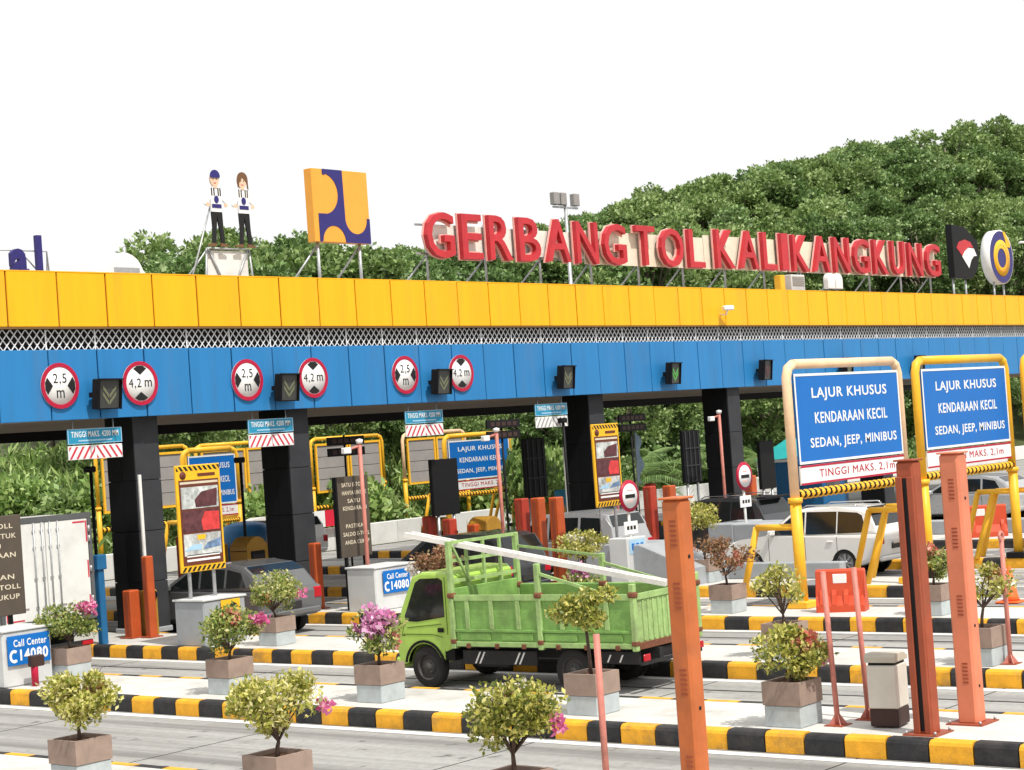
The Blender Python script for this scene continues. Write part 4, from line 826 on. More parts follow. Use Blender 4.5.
# striped poster boards on two posts
def poster(x, y, w_, z0, z1, label):
    t = thing('poster_board', label, 'poster board', (x, y, ZI), 0, 'yellow-striped poster boards')
    MB().box(-w_/2, w_/2, 0, .06, z0, z1, b=.01).build('board', M['poster_y'], t)
    c = MB(); stripes(c, -w_/2+.02, w_/2-.02, z0+.02, z0+.12, -.001, 9, .8); stripes(c, -w_/2+.02, w_/2-.02, z1-.13, z1-.03, -.001, 9, -.8); tag(c.build('hazard_stripes', M['signblack'], t), kind='stuff')
    MB().box(-w_/2+.07, w_/2-.07, -.012, -.001, z0+.16, z1-.34).build('brown_field', M['poster_b'], t)
    MB().box(-w_/2+.10, w_/2-.10, -.014, -.0125, z1-.43, z1-.38).build('caption_bar', M['khaki_text'], t)
    hh = (z1-z0-.95)/3
    for i, (a, b, c_) in enumerate((('photo1', 'photo3', 'photo1'), ('photo3', 'photo2', 'photo2'), ('poster_y', 'photo4', 'photo3'))):
        zt_ = z1-.5-i*(hh+.04)
        ph = MB().box(-w_/2+.11, w_/2-.11, -.016, -.0125, zt_-hh, zt_).build('photo', M['photo1' if i != 1 else 'photo3'], t)
        if i == 0: MB().prism([(-.14, zt_-hh+.02), (w_/2-.18, zt_-hh+.03), (w_/2-.14, zt_-.06), (.05, zt_-.12), (-.16, zt_-hh*.6)], -.020, -.0165).build('picture_shape', M['photo3'], ph)
        if i == 1: MB().prism([(.03, zt_-hh+.02), (w_/2-.13, zt_-hh+.02), (w_/2-.13, zt_-.06), (.12, zt_-.04), (.0, zt_-.25)], -.020, -.0165).build('picture_shape', M['photo2'], ph)
        if i == 2:
            MB().prism([(-w_/2+.12, zt_-hh+.12), (-.05, zt_-hh+.12), (-.02, zt_-hh+.24), (-.12, zt_-hh*.5), (-.3, zt_-hh*.5)], -.020, -.0165).build('picture_shape', M['pale'], ph)
            MB().prism([(0, zt_-hh+.12), (w_/2-.14, zt_-hh+.16), (w_/2-.13, zt_-.14), (.15, zt_-hh*.45)], -.020, -.0165).build('picture_shape', M['photo4'], ph)
            MB().prism([(-.15, zt_-.03), (.1, zt_-.03), (.08, zt_-.14), (-.15, zt_-.14)], -.020, -.0165).build('picture_shape', M['poster_y'], ph)
    for z in (z0+.34, z0+.24): MB().box(-w_/2+.17, w_/2-.17, -.016, -.0125, z, z+.05).build('caption_bar', M['white'], t)
    MB().lathe([(0, -.012), (.09, -.012), (.09, 0)], 14, axis='Y', X=Matrix.Translation((-w_/2+.2, -.001, z1-.23))).build('emblem', M['poster_b'], t)
    MB().box(-.02, w_/2-.16, -.008, -.001, z1-.27, z1-.2).build('caption_bar', M['poster_b'], t)
    for s in (-.25, .25): MB().tube([(s*w_*1.1, .1, 0), (s*w_*1.1, .1, z1-.1)], .045, 8).build('post', M['steel'], t)
poster(28.5, 32.85, 1.32, 1.65, 4.07, 'yellow-striped poster board with three photos in front of the dark grey car')
poster(41.25, 30.75, 1.2, 2.1, 4.35, 'yellow-striped poster board beside the third column')
# round no-entry style signs with a black bar
def bar_sign(x, y, z, label, plate_z):
    t = thing('closed_lane_sign', label, 'road sign', (x, y, ZI), 0, 'round red-ringed signs with a black bar')
    MB().tube([(0, .06, 0), (0, .06, z)], .04, 8).build('post', M['white_dirty'], t)
    X = Matrix.Translation((0, 0, z))
    MB().lathe([(0, -.02), (.43, -.02), (.43, .02), (0, .02)], 36, axis='Y', X=X).build('disc', M['redring'], t)
    MB().lathe([(0, -.03), (.33, -.03), (.33, -.0205)], 32, axis='Y', X=X).build('white_face', M['white'], t); MB().box(-.22, .22, -.038, -.031, z-.055, z+.045).build('bar', M['signblack'], t)
    for dz in (.14, -.16): MB().box(-.13, .13, -.036, -.031, z+dz, z+dz+.03).build('small_print', M['pinkwhite'], t)
    MB().box(-.3, .3, 0, .03, plate_z, plate_z+.34, b=.006).build('plate', M['white'], t)
    for a in (-.2, -.05, .1): MB().box(a, a+.1, -.006, -.001, plate_z+.12, plate_z+.22).build('plate_mark', M['signblack'], t)
bar_sign(40.9, 29.85, 2.37, 'round red-ringed sign with a black bar beside the right poster board', 1.35)
bar_sign(48.2, 30.85, 2.48, 'round red-ringed sign with a black bar in front of the fourth column', 1.55)
t = thing('pay_terminal', 'small grey box with a blue and white label below the barred sign', 'terminal', (40.7, 29.6, ZI), 0)
MB().box(-.4, .5, .0, .6, 0, 1.28, b=.02).build('cabinet', M['block_light'], t); MB().box(-.3, .4, -.012, -.001, .85, 1.22).build('blue_label', M['pale'], t)
for a in (-.2, 0, .2): MB().box(a, a+.12, -.02, -.0125, .95, 1.12).build('label_mark', M['sign_blue'], t)
# orange bollards
def bollard(x, y, hgt, label, m='bollard', r=.16, grp='orange guard bollards'):
    t = thing('guard_bollard', label, 'bollard', (x, y, ZI), 0, grp)
    MB().box(-r, r, -r, r, 0, hgt, b=.03).build('shaft', M[m], t); MB().box(-r-.08, r+.08, -r-.08, r+.08, 0, .03).build('base_plate', M['post_d'], t)
    MB().box(-r-.006, -r-.001, -.05, .05, .1, hgt-.1).build('side_groove', M['post_d'], t)
bollard(29.25, 35.75, 1.95, 'taller orange bollard below the white barrier arm by the first column', r=.11)
bollard(29.1, 36.25, 1.15, 'shorter wide orange bollard by the first column', r=.155)
bollard(35.0, 35.9, 1.75, 'orange bollard in front of the second column, behind a potted shrub', r=.13)
for i, (x, y, hgt, lb, m) in enumerate((
    (41.4, 34.0, 2.4, 'orange-red bollard left of the tall one below the black ribbed panel', 'bollard_red'), (41.45, 33.45, 2.4, 'tall orange bollard below the black ribbed panel', 'bollard'), (41.4, 32.75, 2.4, 'tall orange bollard right of the black ribbed panel', 'bollard'),
    (48.3, 34.45, 2.3, 'left of two tall dark red bollards behind the barred sign', 'bollard_red'), (48.3, 33.7, 2.3, 'right of two tall orange bollards behind the barred sign', 'bollard'),
    (56.0, 35.6, 2.2, 'orange bollard in front of the fourth column', 'bollard'), (41.2, 36.6, 1.9, 'dark red bollard left of the black notice panel', 'bollard_red'), (41.2, 37.4, 2.0, 'dark red bollard behind the black notice panel', 'bollard_red'),
    (41.6, 36.0, 1.7, 'bright orange bollard below the black notice panel', 'bollard'), (29.5, 40.2, 2.2, 'dark red bollard right of the first column', 'bollard_red'), (48.3, 39.4, 2.0, 'dark red bollard just left of the black ribbed panel', 'bollard_red'), (55.6, 39.6, 2.1, 'dark red bollard left of the second ribbed panel', 'bollard_red'), (35.3, 41.5, 2.0, 'dark red bollard far behind the dark grey car', 'bollard_red'))):
    bollard(x, y, hgt, lb, m)
# toll barriers: cabinet with raised arm
def gate(x, y, label, raised=True, arm=3.4):
    t = thing('toll_barrier', label, 'barrier gate', (x, y, ZI), 0, 'toll lane barrier gates')
    MB().box(-.18, .18, -.18, .18, 0, 1.1, b=.03).build('cabinet', M['machine_y'], t)
    a = MB(); a.box(-.04, .04, -.03, .03, 1.0, 1.0+arm, b=.01) if raised else a.box(-arm, 0, -.03, .03, .92, 1.0, b=.01)
    a.build('arm', M['white_dirty'] if raised else M['black'], t)
    MB().lathe([(0, -.24), (.12, -.24), (.12, -.18)], 14, axis='Y', X=Matrix.Translation((0, 0, .98))).build('pivot', M['black'], t)
gate(29.55, 36.2, 'toll barrier with white arm raised beside the first column', True, 2.9)
gate(48.0, 37.5, 'toll barrier with raised pale arm left of the third column', True, 2.7)
# yellow toll machines
def machine(x, y, label):
    t = thing('toll_machine', label, 'toll machine', (x, y, ZI), 0, 'yellow hooded toll machines')
    MB().prism([(-.4, 0), (.4, 0), (.4, 1.55)] + arcpts(0, 1.5, .4, 0, 180, 10) + [(-.4, 1.55)], 0, .7, bev=.03).build('hood', M['machine_y'], t)
    MB().box(-.26, .26, -.02, .02, .5, 1.5, b=.01).build('screen_panel', M['black'], t); MB().box(-.2, .2, -.03, -.021, 1.05, 1.4).build('screen', M['led'], t); MB().box(-.3, .3, -.1, .1, .0, .45, b=.02).build('foot_panel', M['navy'], t)
machine(36.0, 39.2, 'yellow hooded toll machine left of the brown notice board'); machine(42.2, 37.6, 'yellow hooded toll machine right of the black notice panel'); machine(42.0, 35.6, 'yellow hooded toll machine left of the ribbed panel'); machine(48.9, 38.6, 'yellow hooded toll machine far behind the ribbed panel')
# black panels, ribbed ones are backs of displays
def panel(x, y, w_, z0, z1, label, ribs):
    t = thing('display_panel', label, 'display panel', (x, y, ZI), 0, 'black display panels under the canopy')
    MB().box(-w_/2, w_/2, 0, .15, z0, z1, b=.02).build('casing', M['black'], t)
    for i in range(ribs): a = -w_/2+(i+.5)*w_/ribs; MB().box(a-.03, a+.03, -.03, -.001, z0+.03, z1-.03, b=.008).build('rib', M['charcoal_light'], t)
    if ribs:
        for f in (.33, .66): z = z0+(z1-z0)*f; MB().box(-w_/2+.02, w_/2-.02, -.045, -.031, z-.02, z+.02).build('cross_bar', M['charcoal_light'], t)
    for s in (-.3, .3): MB().tube([(s*w_, .08, 0), (s*w_, .08, z0+.1)], .05, 8).build('post', M['steel'], t)
panel(41.5, 36.9, 1.15, 2.0, 3.65, 'plain black display panel left of the far blue lane sign', 0)
panel(48.25, 38.9, 1.1, 2.1, 4.05, 'black ribbed display panel left of the third column', 4); panel(54.6, 37.0, 1.05, 2.1, 3.92, 'black ribbed display panel between the third and fourth columns', 4); panel(60.6, 37.7, 1.0, 1.5, 3.3, 'plain black display panel right of the fourth column', 0)
# camera poles
def cam_pole(x, y, hgt, label, arm=-.45, m='pole_s'):
    t = thing('camera_pole', label, 'camera pole', (x, y, ZI), 0, 'slender camera poles')
    MB().tube([(0, 0, 0), (0, 0, hgt)], .055, 10).build('pole', M[m], t); MB().box(-.14, .14, -.14, .14, 0, .02).build('base_plate', M['post_d'], t)
    MB().tube([(0, 0, hgt-.08), (arm, 0, hgt-.16)], .03, 8).build('arm', M[m], t)
    MB().box(arm-.18, arm+.08, -.07, .07, hgt-.26, hgt-.1, b=.02).build('camera', M['white'], t); MB().lathe([(0, -.1), (.08, -.1), (.1, 0), (0, .03)], 12, axis='Z', X=Matrix.Translation((0, 0, hgt+.08))).build('dome', M['white'], t)
cam_pole(35.2, 34.2, 4.3, 'red camera pole in front of the brown notice board'); cam_pole(41.4, 34.75, 4.35, 'salmon camera pole right of the far blue lane sign'); cam_pole(48.0, 35.5, 4.15, 'red camera pole in front of the right poster board'); cam_pole(54.5, 35.72, 4.45, 'red camera pole in front of the fourth column')
for x, y, hgt, lb in ((31.05, 40, 4.1, 'black lamp pole between the lorry and the first column'), (36.3, 40, 4.05, 'black lamp pole between the left poster and the second column'), (46.4, 36.2, 4.55, 'black pole below the grey-striped hanging sign')):
    t = thing('lamp_pole', lb, 'lamp pole', (x, y, ZI if x > 34 else ZI), 0, 'thin black lamp poles'); MB().tube([(0, 0, -.3), (0, 0, hgt)], .045, 8).build('pole', M['black'], t); MB().box(-.18, .12, -.1, .1, hgt-.08, hgt+.08, b=.03).build('lamp_head', M['black'], t)
def matrix_sign(x, y, z, label):
    t = thing('lane_number_panel', label, 'panel', (x, y, ZI), 0, 'small dark twin-row panels')
    for dz in (0, .32): MB().box(-.75, .75, 0, .08, z+dz, z+dz+.24, b=.01).build('row_panel', M['black'], t)
    for dz in (0, .32):
        for a in (-.6, -.35, -.1, .15, .4): MB().box(a, a+.18, -.008, -.001, z+dz+.06, z+dz+.18).build('digit_cell', M['bin_dark'], t)
    MB().tube([(0, .1, 0), (0, .1, z+.6)], .035, 8).build('post', M['black'], t)
matrix_sign(42.3, 35.2, 4.12, 'small dark twin-row panel above the far blue lane sign'); matrix_sign(51.2, 37.0, 4.05, 'small dark twin-row panel above the flag, right of the poster'); matrix_sign(39.2, 38.6, 3.95, 'small dark twin-row panel right of the second column')
t = thing('blue_post', 'slim blue post beside the white container lorry', 'post', (28.0, 36.0, ZI)); MB().box(-.09, .09, -.09, .09, -.28, 1.75, b=.02).build('shaft', M['drum'], t); MB().box(-.14, .14, -.14, .14, 1.75, 2.1, b=.02).build('sensor_head', M['drum'], t)
t = thing('short_red_post', 'short dark red post with a sensor in front of the left call centre block', 'post', (22.4, 31.0, ZI)); MB().tube([(0, 0, 0), (0, 0, .5)], .07, 10).build('shaft', M['redring'], t); MB().box(-.1, .2, -.08, .08, .38, .6, b=.02).build('sensor_head', M['bin_dark'], t)
t = thing('blue_drum', 'large blue drum tank between the left poster and the second column', 'tank', (45.4, 50, ZR)); MB().lathe([(0, 0), (.85, 0), (.85, 1.7), (.75, 1.95), (.4, 2.05), (0, 2.1)], 24).build('shell', M['drum'], t); MB().box(-1.9, -1.1, -.3, .3, .6, 1.4, b=.05).build('pump_box', M['machine_y'], t)
for z in (.6, 1.2): MB().lathe([(.86, z-.03), (.88, z), (.86, z+.03)], 24).build('hoop', M['drum'], t)
# water-filled barriers and a cone
def water_barrier(x, y, label, w_=1.0, rz=R(-80), s=1.):
    t = thing('plastic_barrier', label, 'barrier', (x, y, ZI), rz, 'red plastic barriers')
    a = [(-.24, 0), (.24, 0), (.24, .14), (.13, .34), (.10, .86), (.06, .9), (-.06, .9), (-.10, .86), (-.13, .34), (-.24, .14)]
    X = Matrix.Rotation(H90, 4, 'Z')
    MB().prism([(p*s, q*s) for p, q in a], -w_/2, w_/2, bev=.03, X=X).build('shell', M['barrier'], t)
    for i in range(4):
        u = -w_/2+.14+i*(w_-.28)/3
        for sd in (1, -1): MB().add(*hullf([(u-.05, sd*.13*s, .34*s), (u+.05, sd*.13*s, .34*s), (u-.05, sd*.24*s, .16*s), (u+.05, sd*.24*s, .16*s), (u-.05, sd*.19*s, .36*s), (u+.05, sd*.19*s, .36*s), (u-.05, sd*.105*s, .5*s), (u+.05, sd*.105*s, .5*s)])).build('rib', M['barrier'], t)
    for sd in (1, -1): MB().box(-.15, .15, min(sd*.095*s, sd*.118*s), max(sd*.095*s, sd*.118*s), .6*s, .8*s, b=.01).build('reflective_patch', M['white'], t)
water_barrier(35.35, 20.4, 'red plastic barrier behind the pair of thin salmon poles', 1.05, R(-72))
water_barrier(54.6, 26.4, 'red plastic barrier seen between the legs of the right sign frame', 1.6, R(-60), 1.1)
water_barrier(68.0, 32.0, 'far red plastic barrier under the second blue lane sign', 1.8, R(-60), 1.3)
t = thing('traffic_cone', 'orange traffic cone behind the pole with the ring', 'cone', (39.4, 18.45, ZR)); MB().lathe([(0, .04), (.2, .04), (.16, .14), (.04, .8), (0, .8)], 20).build('cone_body', M['cone'], t); MB().box(-.27, .27, -.27, .27, 0, .045, b=.015).build('base', M['cone'], t); MB().lathe([(.125, .38), (.09, .55)], 20, X=Matrix.Translation((0, 0, .0))).build('reflective_band', M['white'], t)

# ============================================================ LANE HEIGHT GANTRIES
def gantry(x0, x1, y, label, peach, text=True, z_top=5.36, back=False, grp='yellow lane height gantries', short=False, zb=2.7):
    W_ = x1-x0; t = thing('lane_height_gantry', label, 'lane sign', (x0, y, ZI), 0, grp)
    pm = M['frame_p'] if peach else M['frame_y']; rr = .108 if not back else .085
    zt_ = z_top
    for xx, s in ((0, 1), (W_, -1)):
        MB().tube([(xx, 0, 2.35), (xx, 0, zt_-.3), (xx+s*.09, 0, zt_-.09), (xx+s*.3, 0, zt_)], rr, 14).build('upper_pole', pm, t)
        MB().tube([(xx, 0, 0), (xx, 0, 2.345)], rr*1.18, 14).build('lower_pole', M['frame_y'], t)
        MB().lathe([(rr*1.18, 2.30), (rr*1.5, 2.30), (rr*1.5, 2.42), (rr, 2.42)], 14, X=Matrix.Translation((xx, 0, 0))).build('collar', M['frame_y'], t)
        MB().box(xx-.26, xx+.26, -.26, .26, 0, .16, b=.02).build('base_block', M['frame_y'] if peach else M['black'], t)
        if not back:
            MB().tube([(xx, 0, 1.78), (xx, 1.05, 1.78)], .075, 10).build('brace_bar', M['frame_y'], t)
            MB().tube([(xx, 1.05, 1.78), (xx, 1.6, 0)], .075, 10).build('brace_leg', M['frame_y'], t)
            if xx: MB().tube([(xx, .6, 1.78), (xx-.25, 1.1, 0)], .075, 10).build('brace_leg', M['frame_y'], t)
    MB().tube([(.29, 0, zt_), (W_-.29, 0, zt_)], rr*1.02, 14).build('top_bar', pm, t)
    bx0, bx1, bz0, bz1 = .22, W_-.1, zb+.43, z_top-.22
    if back:
        n = 2 if W_ > 3 else 1
        for i in range(n):
            a = bx0+i*(bx1-bx0)/n+.04; b = bx0+(i+1)*(bx1-bx0)/n-.04
            f = MB(); [f.box(*q) for q in ((a, b, -.06, .02, bz1-.1, bz1), (a, b, -.06, .02, bz0, bz0+.1), (a, a+.1, -.06, .02, bz0+.1, bz1-.1), (b-.1, b, -.06, .02, bz0+.1, bz1-.1))]; f.build('board_frame', M['frame_y'], t)
            nr = 4; hz = (bz1-bz0-.2)/nr
            for k in range(nr): MB().box(a+.1, b-.1, -.01, .01, bz0+.1+k*hz+.012, bz0+.1+(k+1)*hz-.012).build('back_sheet', M['grey_panel'], t)
            MB().box(a+.1, b-.1, .012, .02, bz0+.1, bz1-.1).build('back_core', M['dark'], t)
    else:
        MB().box(bx0, bx1, -.05, 0, bz0, bz1, b=.01).build('blue_board', M['sign_blue'], t)
        bd = MB(); e = .055
        for q in ((bx0, bx1, bz1-e, bz1), (bx0, bx1, bz0, bz0+e), (bx0, bx0+e, bz0+e, bz1-e), (bx1-e, bx1, bz0+e, bz1-e)): bd.box(q[0], q[1], -.058, -.051, q[2], q[3])
        bd.build('white_border', M['white'], t)
        bw = bx1-bx0; bh = bz1-bz0
        for txt, f0, f1, a, b in (('LAJUR KHUSUS', .69, .84, .15, .87), ('KENDARAAN KECIL', .44, .565, .165, .86), ('SEDAN, JEEP, MINIBUS', .14, .28, .11, .94)):
            if short:
                ln = txt if short == 1 else txt
            for wi, wtxt in enumerate([txt]): lettering(wtxt, bx0+a*bw, bx0+b*bw, bz0+f0*bh, bz0+f1*bh, -.051, M['white'], t, bold=.014)
        MB().box(bx0+.02, bx1, -.05, 0, bz0-.46, bz0-.03, b=.01).build('white_board', M['white'], t)
        be = MB()
        for q in ((bx0+.02, bx1, bz0-.075, bz0-.03), (bx0+.02, bx1, bz0-.46, bz0-.415)): be.box(q[0], q[1], -.057, -.051, q[2], q[3])
        be.build('red_border', M['redring'], t)
        lettering('TINGGI MAKS. 2,1m', bx0+.17*bw, bx1-.1*bw, bz0-.345, bz0-.145, -.051, M['redring'], t, bold=.0)
    # striped height bar
    zb_ = zb-.22; n = 22; L_ = W_-.2
    for k in range(n):
        a = .1+k*L_/n; MB().tube([(a+.012, -.03, zb_-.03), (a+L_/n*.55, -.03, zb_+.02)], .10, 8).build('height_bar_band', M['frame_y'], t)
    MB().tube([(.08, -.03, zb_), (W_-.08, -.03, zb_)], .085, 10).build('height_bar', M['black'], t)
    return t
gantry(35.88, 41.02, 21.69, 'blue lane sign in a peach pipe frame behind the litter bin, left of two', True)
gantry(42.32, 47.45, 21.9, 'blue lane sign in a yellow pipe frame, right of two', False)
gantry(47.75, 52.6, 21.5, 'yellow pipe frame cut off by the right edge', False)
gantry(47.0, 49.7, 55, 'far blue lane sign partly hidden behind the left poster board', False, z_top=4.45, zb=1.9, grp='far lane gantries beyond the canopy')
gantry(61.9, 66.4, 55, 'far blue lane sign between the black panel and the salmon camera pole', False, z_top=4.3, zb=1.9, grp='far lane gantries beyond the canopy')
gantry(48.4, 53.3, 62, 'far yellow frame with grey board backs behind the first column', False, back=True, z_top=4.7, zb=1.7, grp='far lane gantries beyond the canopy')
gantry(54.0, 59.6, 62.3, 'far yellow frame with grey board backs left of the second column', False, back=True, z_top=4.65, zb=1.7, grp='far lane gantries beyond the canopy')
gantry(60.1, 64.8, 61.5, 'far yellow frame with grey board backs right of the second column', False, back=True, z_top=4.6, zb=1.7, grp='far lane gantries beyond the canopy')
gantry(65.7, 70.2, 61, 'far peach frame with one grey board back left of the black panel', True, back=True, z_top=4.55, zb=1.7, grp='far lane gantries beyond the canopy')

# ============================================================ POTTED SHRUBS
def in_ball(n, hollow=.3):
    d = RNG.normal(size=(n, 3)); d /= np.linalg.norm(d, axis=1)[:, None]
    return d*(hollow+(1-hollow)*RNG.uniform(0, 1, (n, 1))**.5)
def shrub(x, y, z_lo, z_hi, rad, leafm, label, flowers=(), n=1500, stem=.0, sparse=False, pot=.60, rz=0, off=(0, 0), lsize=.078, box_h=.62):
    t = thing('potted_shrub', label, 'potted plant', (x, y, ZI), rz, 'shrubs in square planters on the islands')
    hp = pot/2
    MB().box(-hp+.012, hp-.012, -hp+.012, hp-.012, .0, box_h*.48, b=.012).build('planter_base', M['pot_low'], t)
    p = MB()
    for q in ((-hp, hp, -hp, -hp+.05), (-hp, hp, hp-.05, hp), (-hp, -hp+.05, -hp+.05, hp-.05), (hp-.05, hp, -hp+.05, hp-.05)): p.box(q[0], q[1], q[2], q[3], box_h*.48+.003, box_h)
    p.build('planter_rim', M['pot_top'], t)
    MB().box(-hp+.052, hp-.052, -hp+.052, hp-.052, box_h*.5, box_h-.05).build('soil', M['soil'], t)
    zl, zh = z_lo-ZI, z_hi-ZI; cz = (zl+zh)/2; hz = (zh-zl)/2
    # clumps
    K = 11 if sparse else 17; n = int(n*(1.3 if sparse else 1.7)); rad *= 1.08
    cl = in_ball(K, .35)*np.array([rad*.72, rad*.72, hz*.70]); cl[:, 2] += cz; cl[:, 0] += off[0]; cl[:, 1] += off[1]
    tr = MB(); fork = Vector((random.uniform(-.04, .04), random.uniform(-.04, .04), max(box_h+.12, zl+(.05 if stem else .0))))
    tr.tube([(0, 0, box_h-.08), (fork.x*.4, fork.y*.4, (box_h+fork.z)/2), fork], [.032, .027, .022], 7)
    for c in cl[:K if sparse else 10]:
        c = Vector(c); mid = fork.lerp(c, .5)+Vector((random.uniform(-.05, .05), random.uniform(-.05, .05), .03)); tr.tube([fork, mid, c], [.016, .011, .005], 5)
        for _ in range(3):
            e = c+Vector((random.uniform(-1, 1), random.uniform(-1, 1), random.uniform(-.3, 1)))*rad*.28; tr.tube([mid.lerp(c, .6), e], [.007, .003], 4)
    tr.build('stem', M['bark'], t)
    P = []
    for c in cl:
        k = int(n/K*random.uniform(.6, 1.4)); P.append(c+in_ball(k, .2)*np.array([rad*.40, rad*.40, hz*.40])*random.uniform(.5, 1.2))
    P = np.concatenate(P); link('foliage', quads_mesh('foliage', leaves(P, lsize, .55, .5), leafm), t)
    # stray shoots at the outline
    for fm, fn, (ax, ay, az), fr in flowers:
        c = np.array([ax*rad+off[0], ay*rad+off[1], cz+az*hz]); Q = []
        dd = np.linalg.norm((P-c)/np.array([rad, rad, hz]), axis=1)/max(fr, .15)+RNG.uniform(0, .5, len(P)); order = np.argsort(dd)
        ctr = np.array([off[0], off[1], cz])
        for q in P[order[:max(4, fn//9)]]: Q.append(ctr+(q-ctr)*1.10+RNG.normal(size=(9, 3))*lsize*.45)
        Q = np.concatenate(Q)[:max(fn, 60)]; tag(link('flowers', quads_mesh('flowers', leaves(Q, lsize*1.05, .85), fm), t), kind='stuff')
CAMD = (-.772, -.635)       # horizontal direction towards the viewer, for which side the blossoms grow on
shrub(23.45, 31.25, .85, 1.78, .70, L_green, 'green shrub with magenta flowers in a planter by the left call centre block', [(F_pink, 260, (.35, -.45, .55), .45)], 1500)
shrub(22.74, 25.7, .84, 1.85, .60, L_green, 'green shrub with salmon and pink flowers below the grey block with yellow sign', [(F_salmon, 420, (.0, -.2, .3), .7), (F_pink, 120, (.5, -.7, .2), .3)], 1300)
shrub(22.7, 21.95, .80, 1.80, .52, L_green, 'shrub covered in pink and white blossom in front of the truck cab', [(F_mag, 1300, (-.1, .0, .42), .85), (F_white, 260, (.1, -.3, -.25), .5), (F_salmon, 60, (.3, -.6, -.2), .3)], 700)
shrub(22.55, 17.4, 1.42, 2.16, .52, L_yel, 'tall-stemmed yellow-green shrub in a planter beside the truck bed', (), 1700, stem=1)
shrub(22.45, 13.85, .75, 1.66, .56, L_yel, 'full yellow-green shrub with salmon flowers, left of the pair of thin poles', [(F_pink, 90, (.5, -.5, -.2), .3), (F_salmon, 300, (.2, -.3, .2), .9)], 1500)
shrub(28.6, 30.7, .84, 1.89, .64, L_green, 'green shrub in a planter in front of the second column', [(F_pink, 60, (.6, -.6, -.35), .2)], 1500)
shrub(35.0, 23.05, 1.0, 2.0, .66, L_red, 'sparse reddish shrub in a planter left of the yellow brace leg', [(F_salmon, 160, (.2, -.2, -.3), .5)], 900, sparse=True)
shrub(28.4, 13.85, 1.1, 1.96, .56, L_yel, 'sparse branching shrub in a planter right of the salmon post', [(F_salmon, 120, (.3, -.4, .2), .6)], 900, sparse=True)
shrub(28.6, 17.7, .95, 1.88, .58, L_yel, 'loose yellow-green shrub in front of the yellow sign pole', (), 850, sparse=True)
shrub(35.2, 27.2, 1.35, 2.25, .72, L_yel, 'pale yellow shrub behind the truck bed, left of the barred sign', [(F_white, 200, (0, 0, .2), .8)], 1700)
shrub(28.9, 26.2, 1.5, 2.4, .6, L_red, 'reddish shrub peeking over the truck cab', [(F_white, 260, (-.6, .6, -.6), .5)], 1100)
shrub(28.9, 22.4, 1.0, 1.9, .42, L_green, 'small shrub with magenta flowers behind the truck bed', [(F_mag, 420, (0, 0, .45), .7)], 500)
shrub(41.4, 27.9, 1.55, 2.35, .55, L_yel, 'small round yellow-green shrub left of the black SUV', (), 1100)
shrub(34.9, 18.0, .8, 1.7, .4, L_green, 'shrub with coral flowers hidden between the slotted and salmon posts', [(F_salmon, 160, (0, 0, .6), .5)], 700)
shrub(15.75, 20.9, .92, 1.76, .60, L_yel, 'yellow-green shrub in the planter at the bottom left corner', [(F_salmon, 40, (.3, -.2, .2), .4)], 2300, lsize=.075)
shrub(15.75, 17.05, .95, 1.92, .60, L_yel, 'large yellow-green shrub in the planter at the bottom, left of centre', [(F_pink, 30, (.6, -.8, -.2), .3)], 2300, lsize=.075)
shrub(15.75, 13.3, 1.0, 1.95, .52, L_yel, 'yellow-green shrub with a magenta flower cluster at the bottom centre', [(F_salmon, 90, (.0, .0, .3), .9), (F_white, 160, (0, 0, .3), .9), (F_pink, 20, (.4, -.7, -.4), .3)], 2000, lsize=.07)

# ============================================================ BACKGROUND
# white concrete wall along the foot of the bank
wl = thing('boundary_wall', 'long low white concrete wall below the green bank', 'wall', (30, 58.2, ZR))
seg = MB().box(0, 3.98, 0, .3, 0, .98, b=.02).mesh('wall_segment', M['wall_white'])
for i in range(26): link('wall_segment', seg, wl, (i*4, 0, 0))
tag(MB().box(0, 2.3, 0, .05, 0, .7).build('red_banner', M['banner'], None, (57.2, 57.9, 1.0)), 'red and white banner on the far wall behind the brown board', 'banner')
b = bpy.data.objects['red_banner']; MB().box(-2.6, -.02, 0, .05, 0, .7).build('white_half', M['white'], b)
for sx in (-2.5, 2.2): MB().tube([(sx, .08, -1.2), (sx, .08, .75)], .03, 6).build('banner_pole', M['steel'], b)
MB().prism([(.8, .15), (1.2, .55), (1.6, .3), (2.2, .5), (1.7, .12)], -.01, -.002).build('banner_mark', M['white'], b)
# bank of tall grass and shrubs
n = 48000
Xg = RNG.uniform(20, 125, n); Yg = 60.5+RNG.uniform(0, 1, n)**.8*24
Zg = hill_h(Xg, Yg); clump = .5+.5*np.sin(Xg*1.7+np.sin(Yg*1.3)*2)*np.sin(Yg*1.1+Xg*.4)
Pg = np.stack([Xg, Yg, Zg+RNG.uniform(0, .9, n)*(.4+clump)], 1)
V = leaves(Pg, .75, .16, .9)
g = link('bank_grass', quads_mesh('bank_grass', V, L_bank)); tag(g, 'tall bright green grass and undergrowth covering the bank', 'grass', kind='stuff')
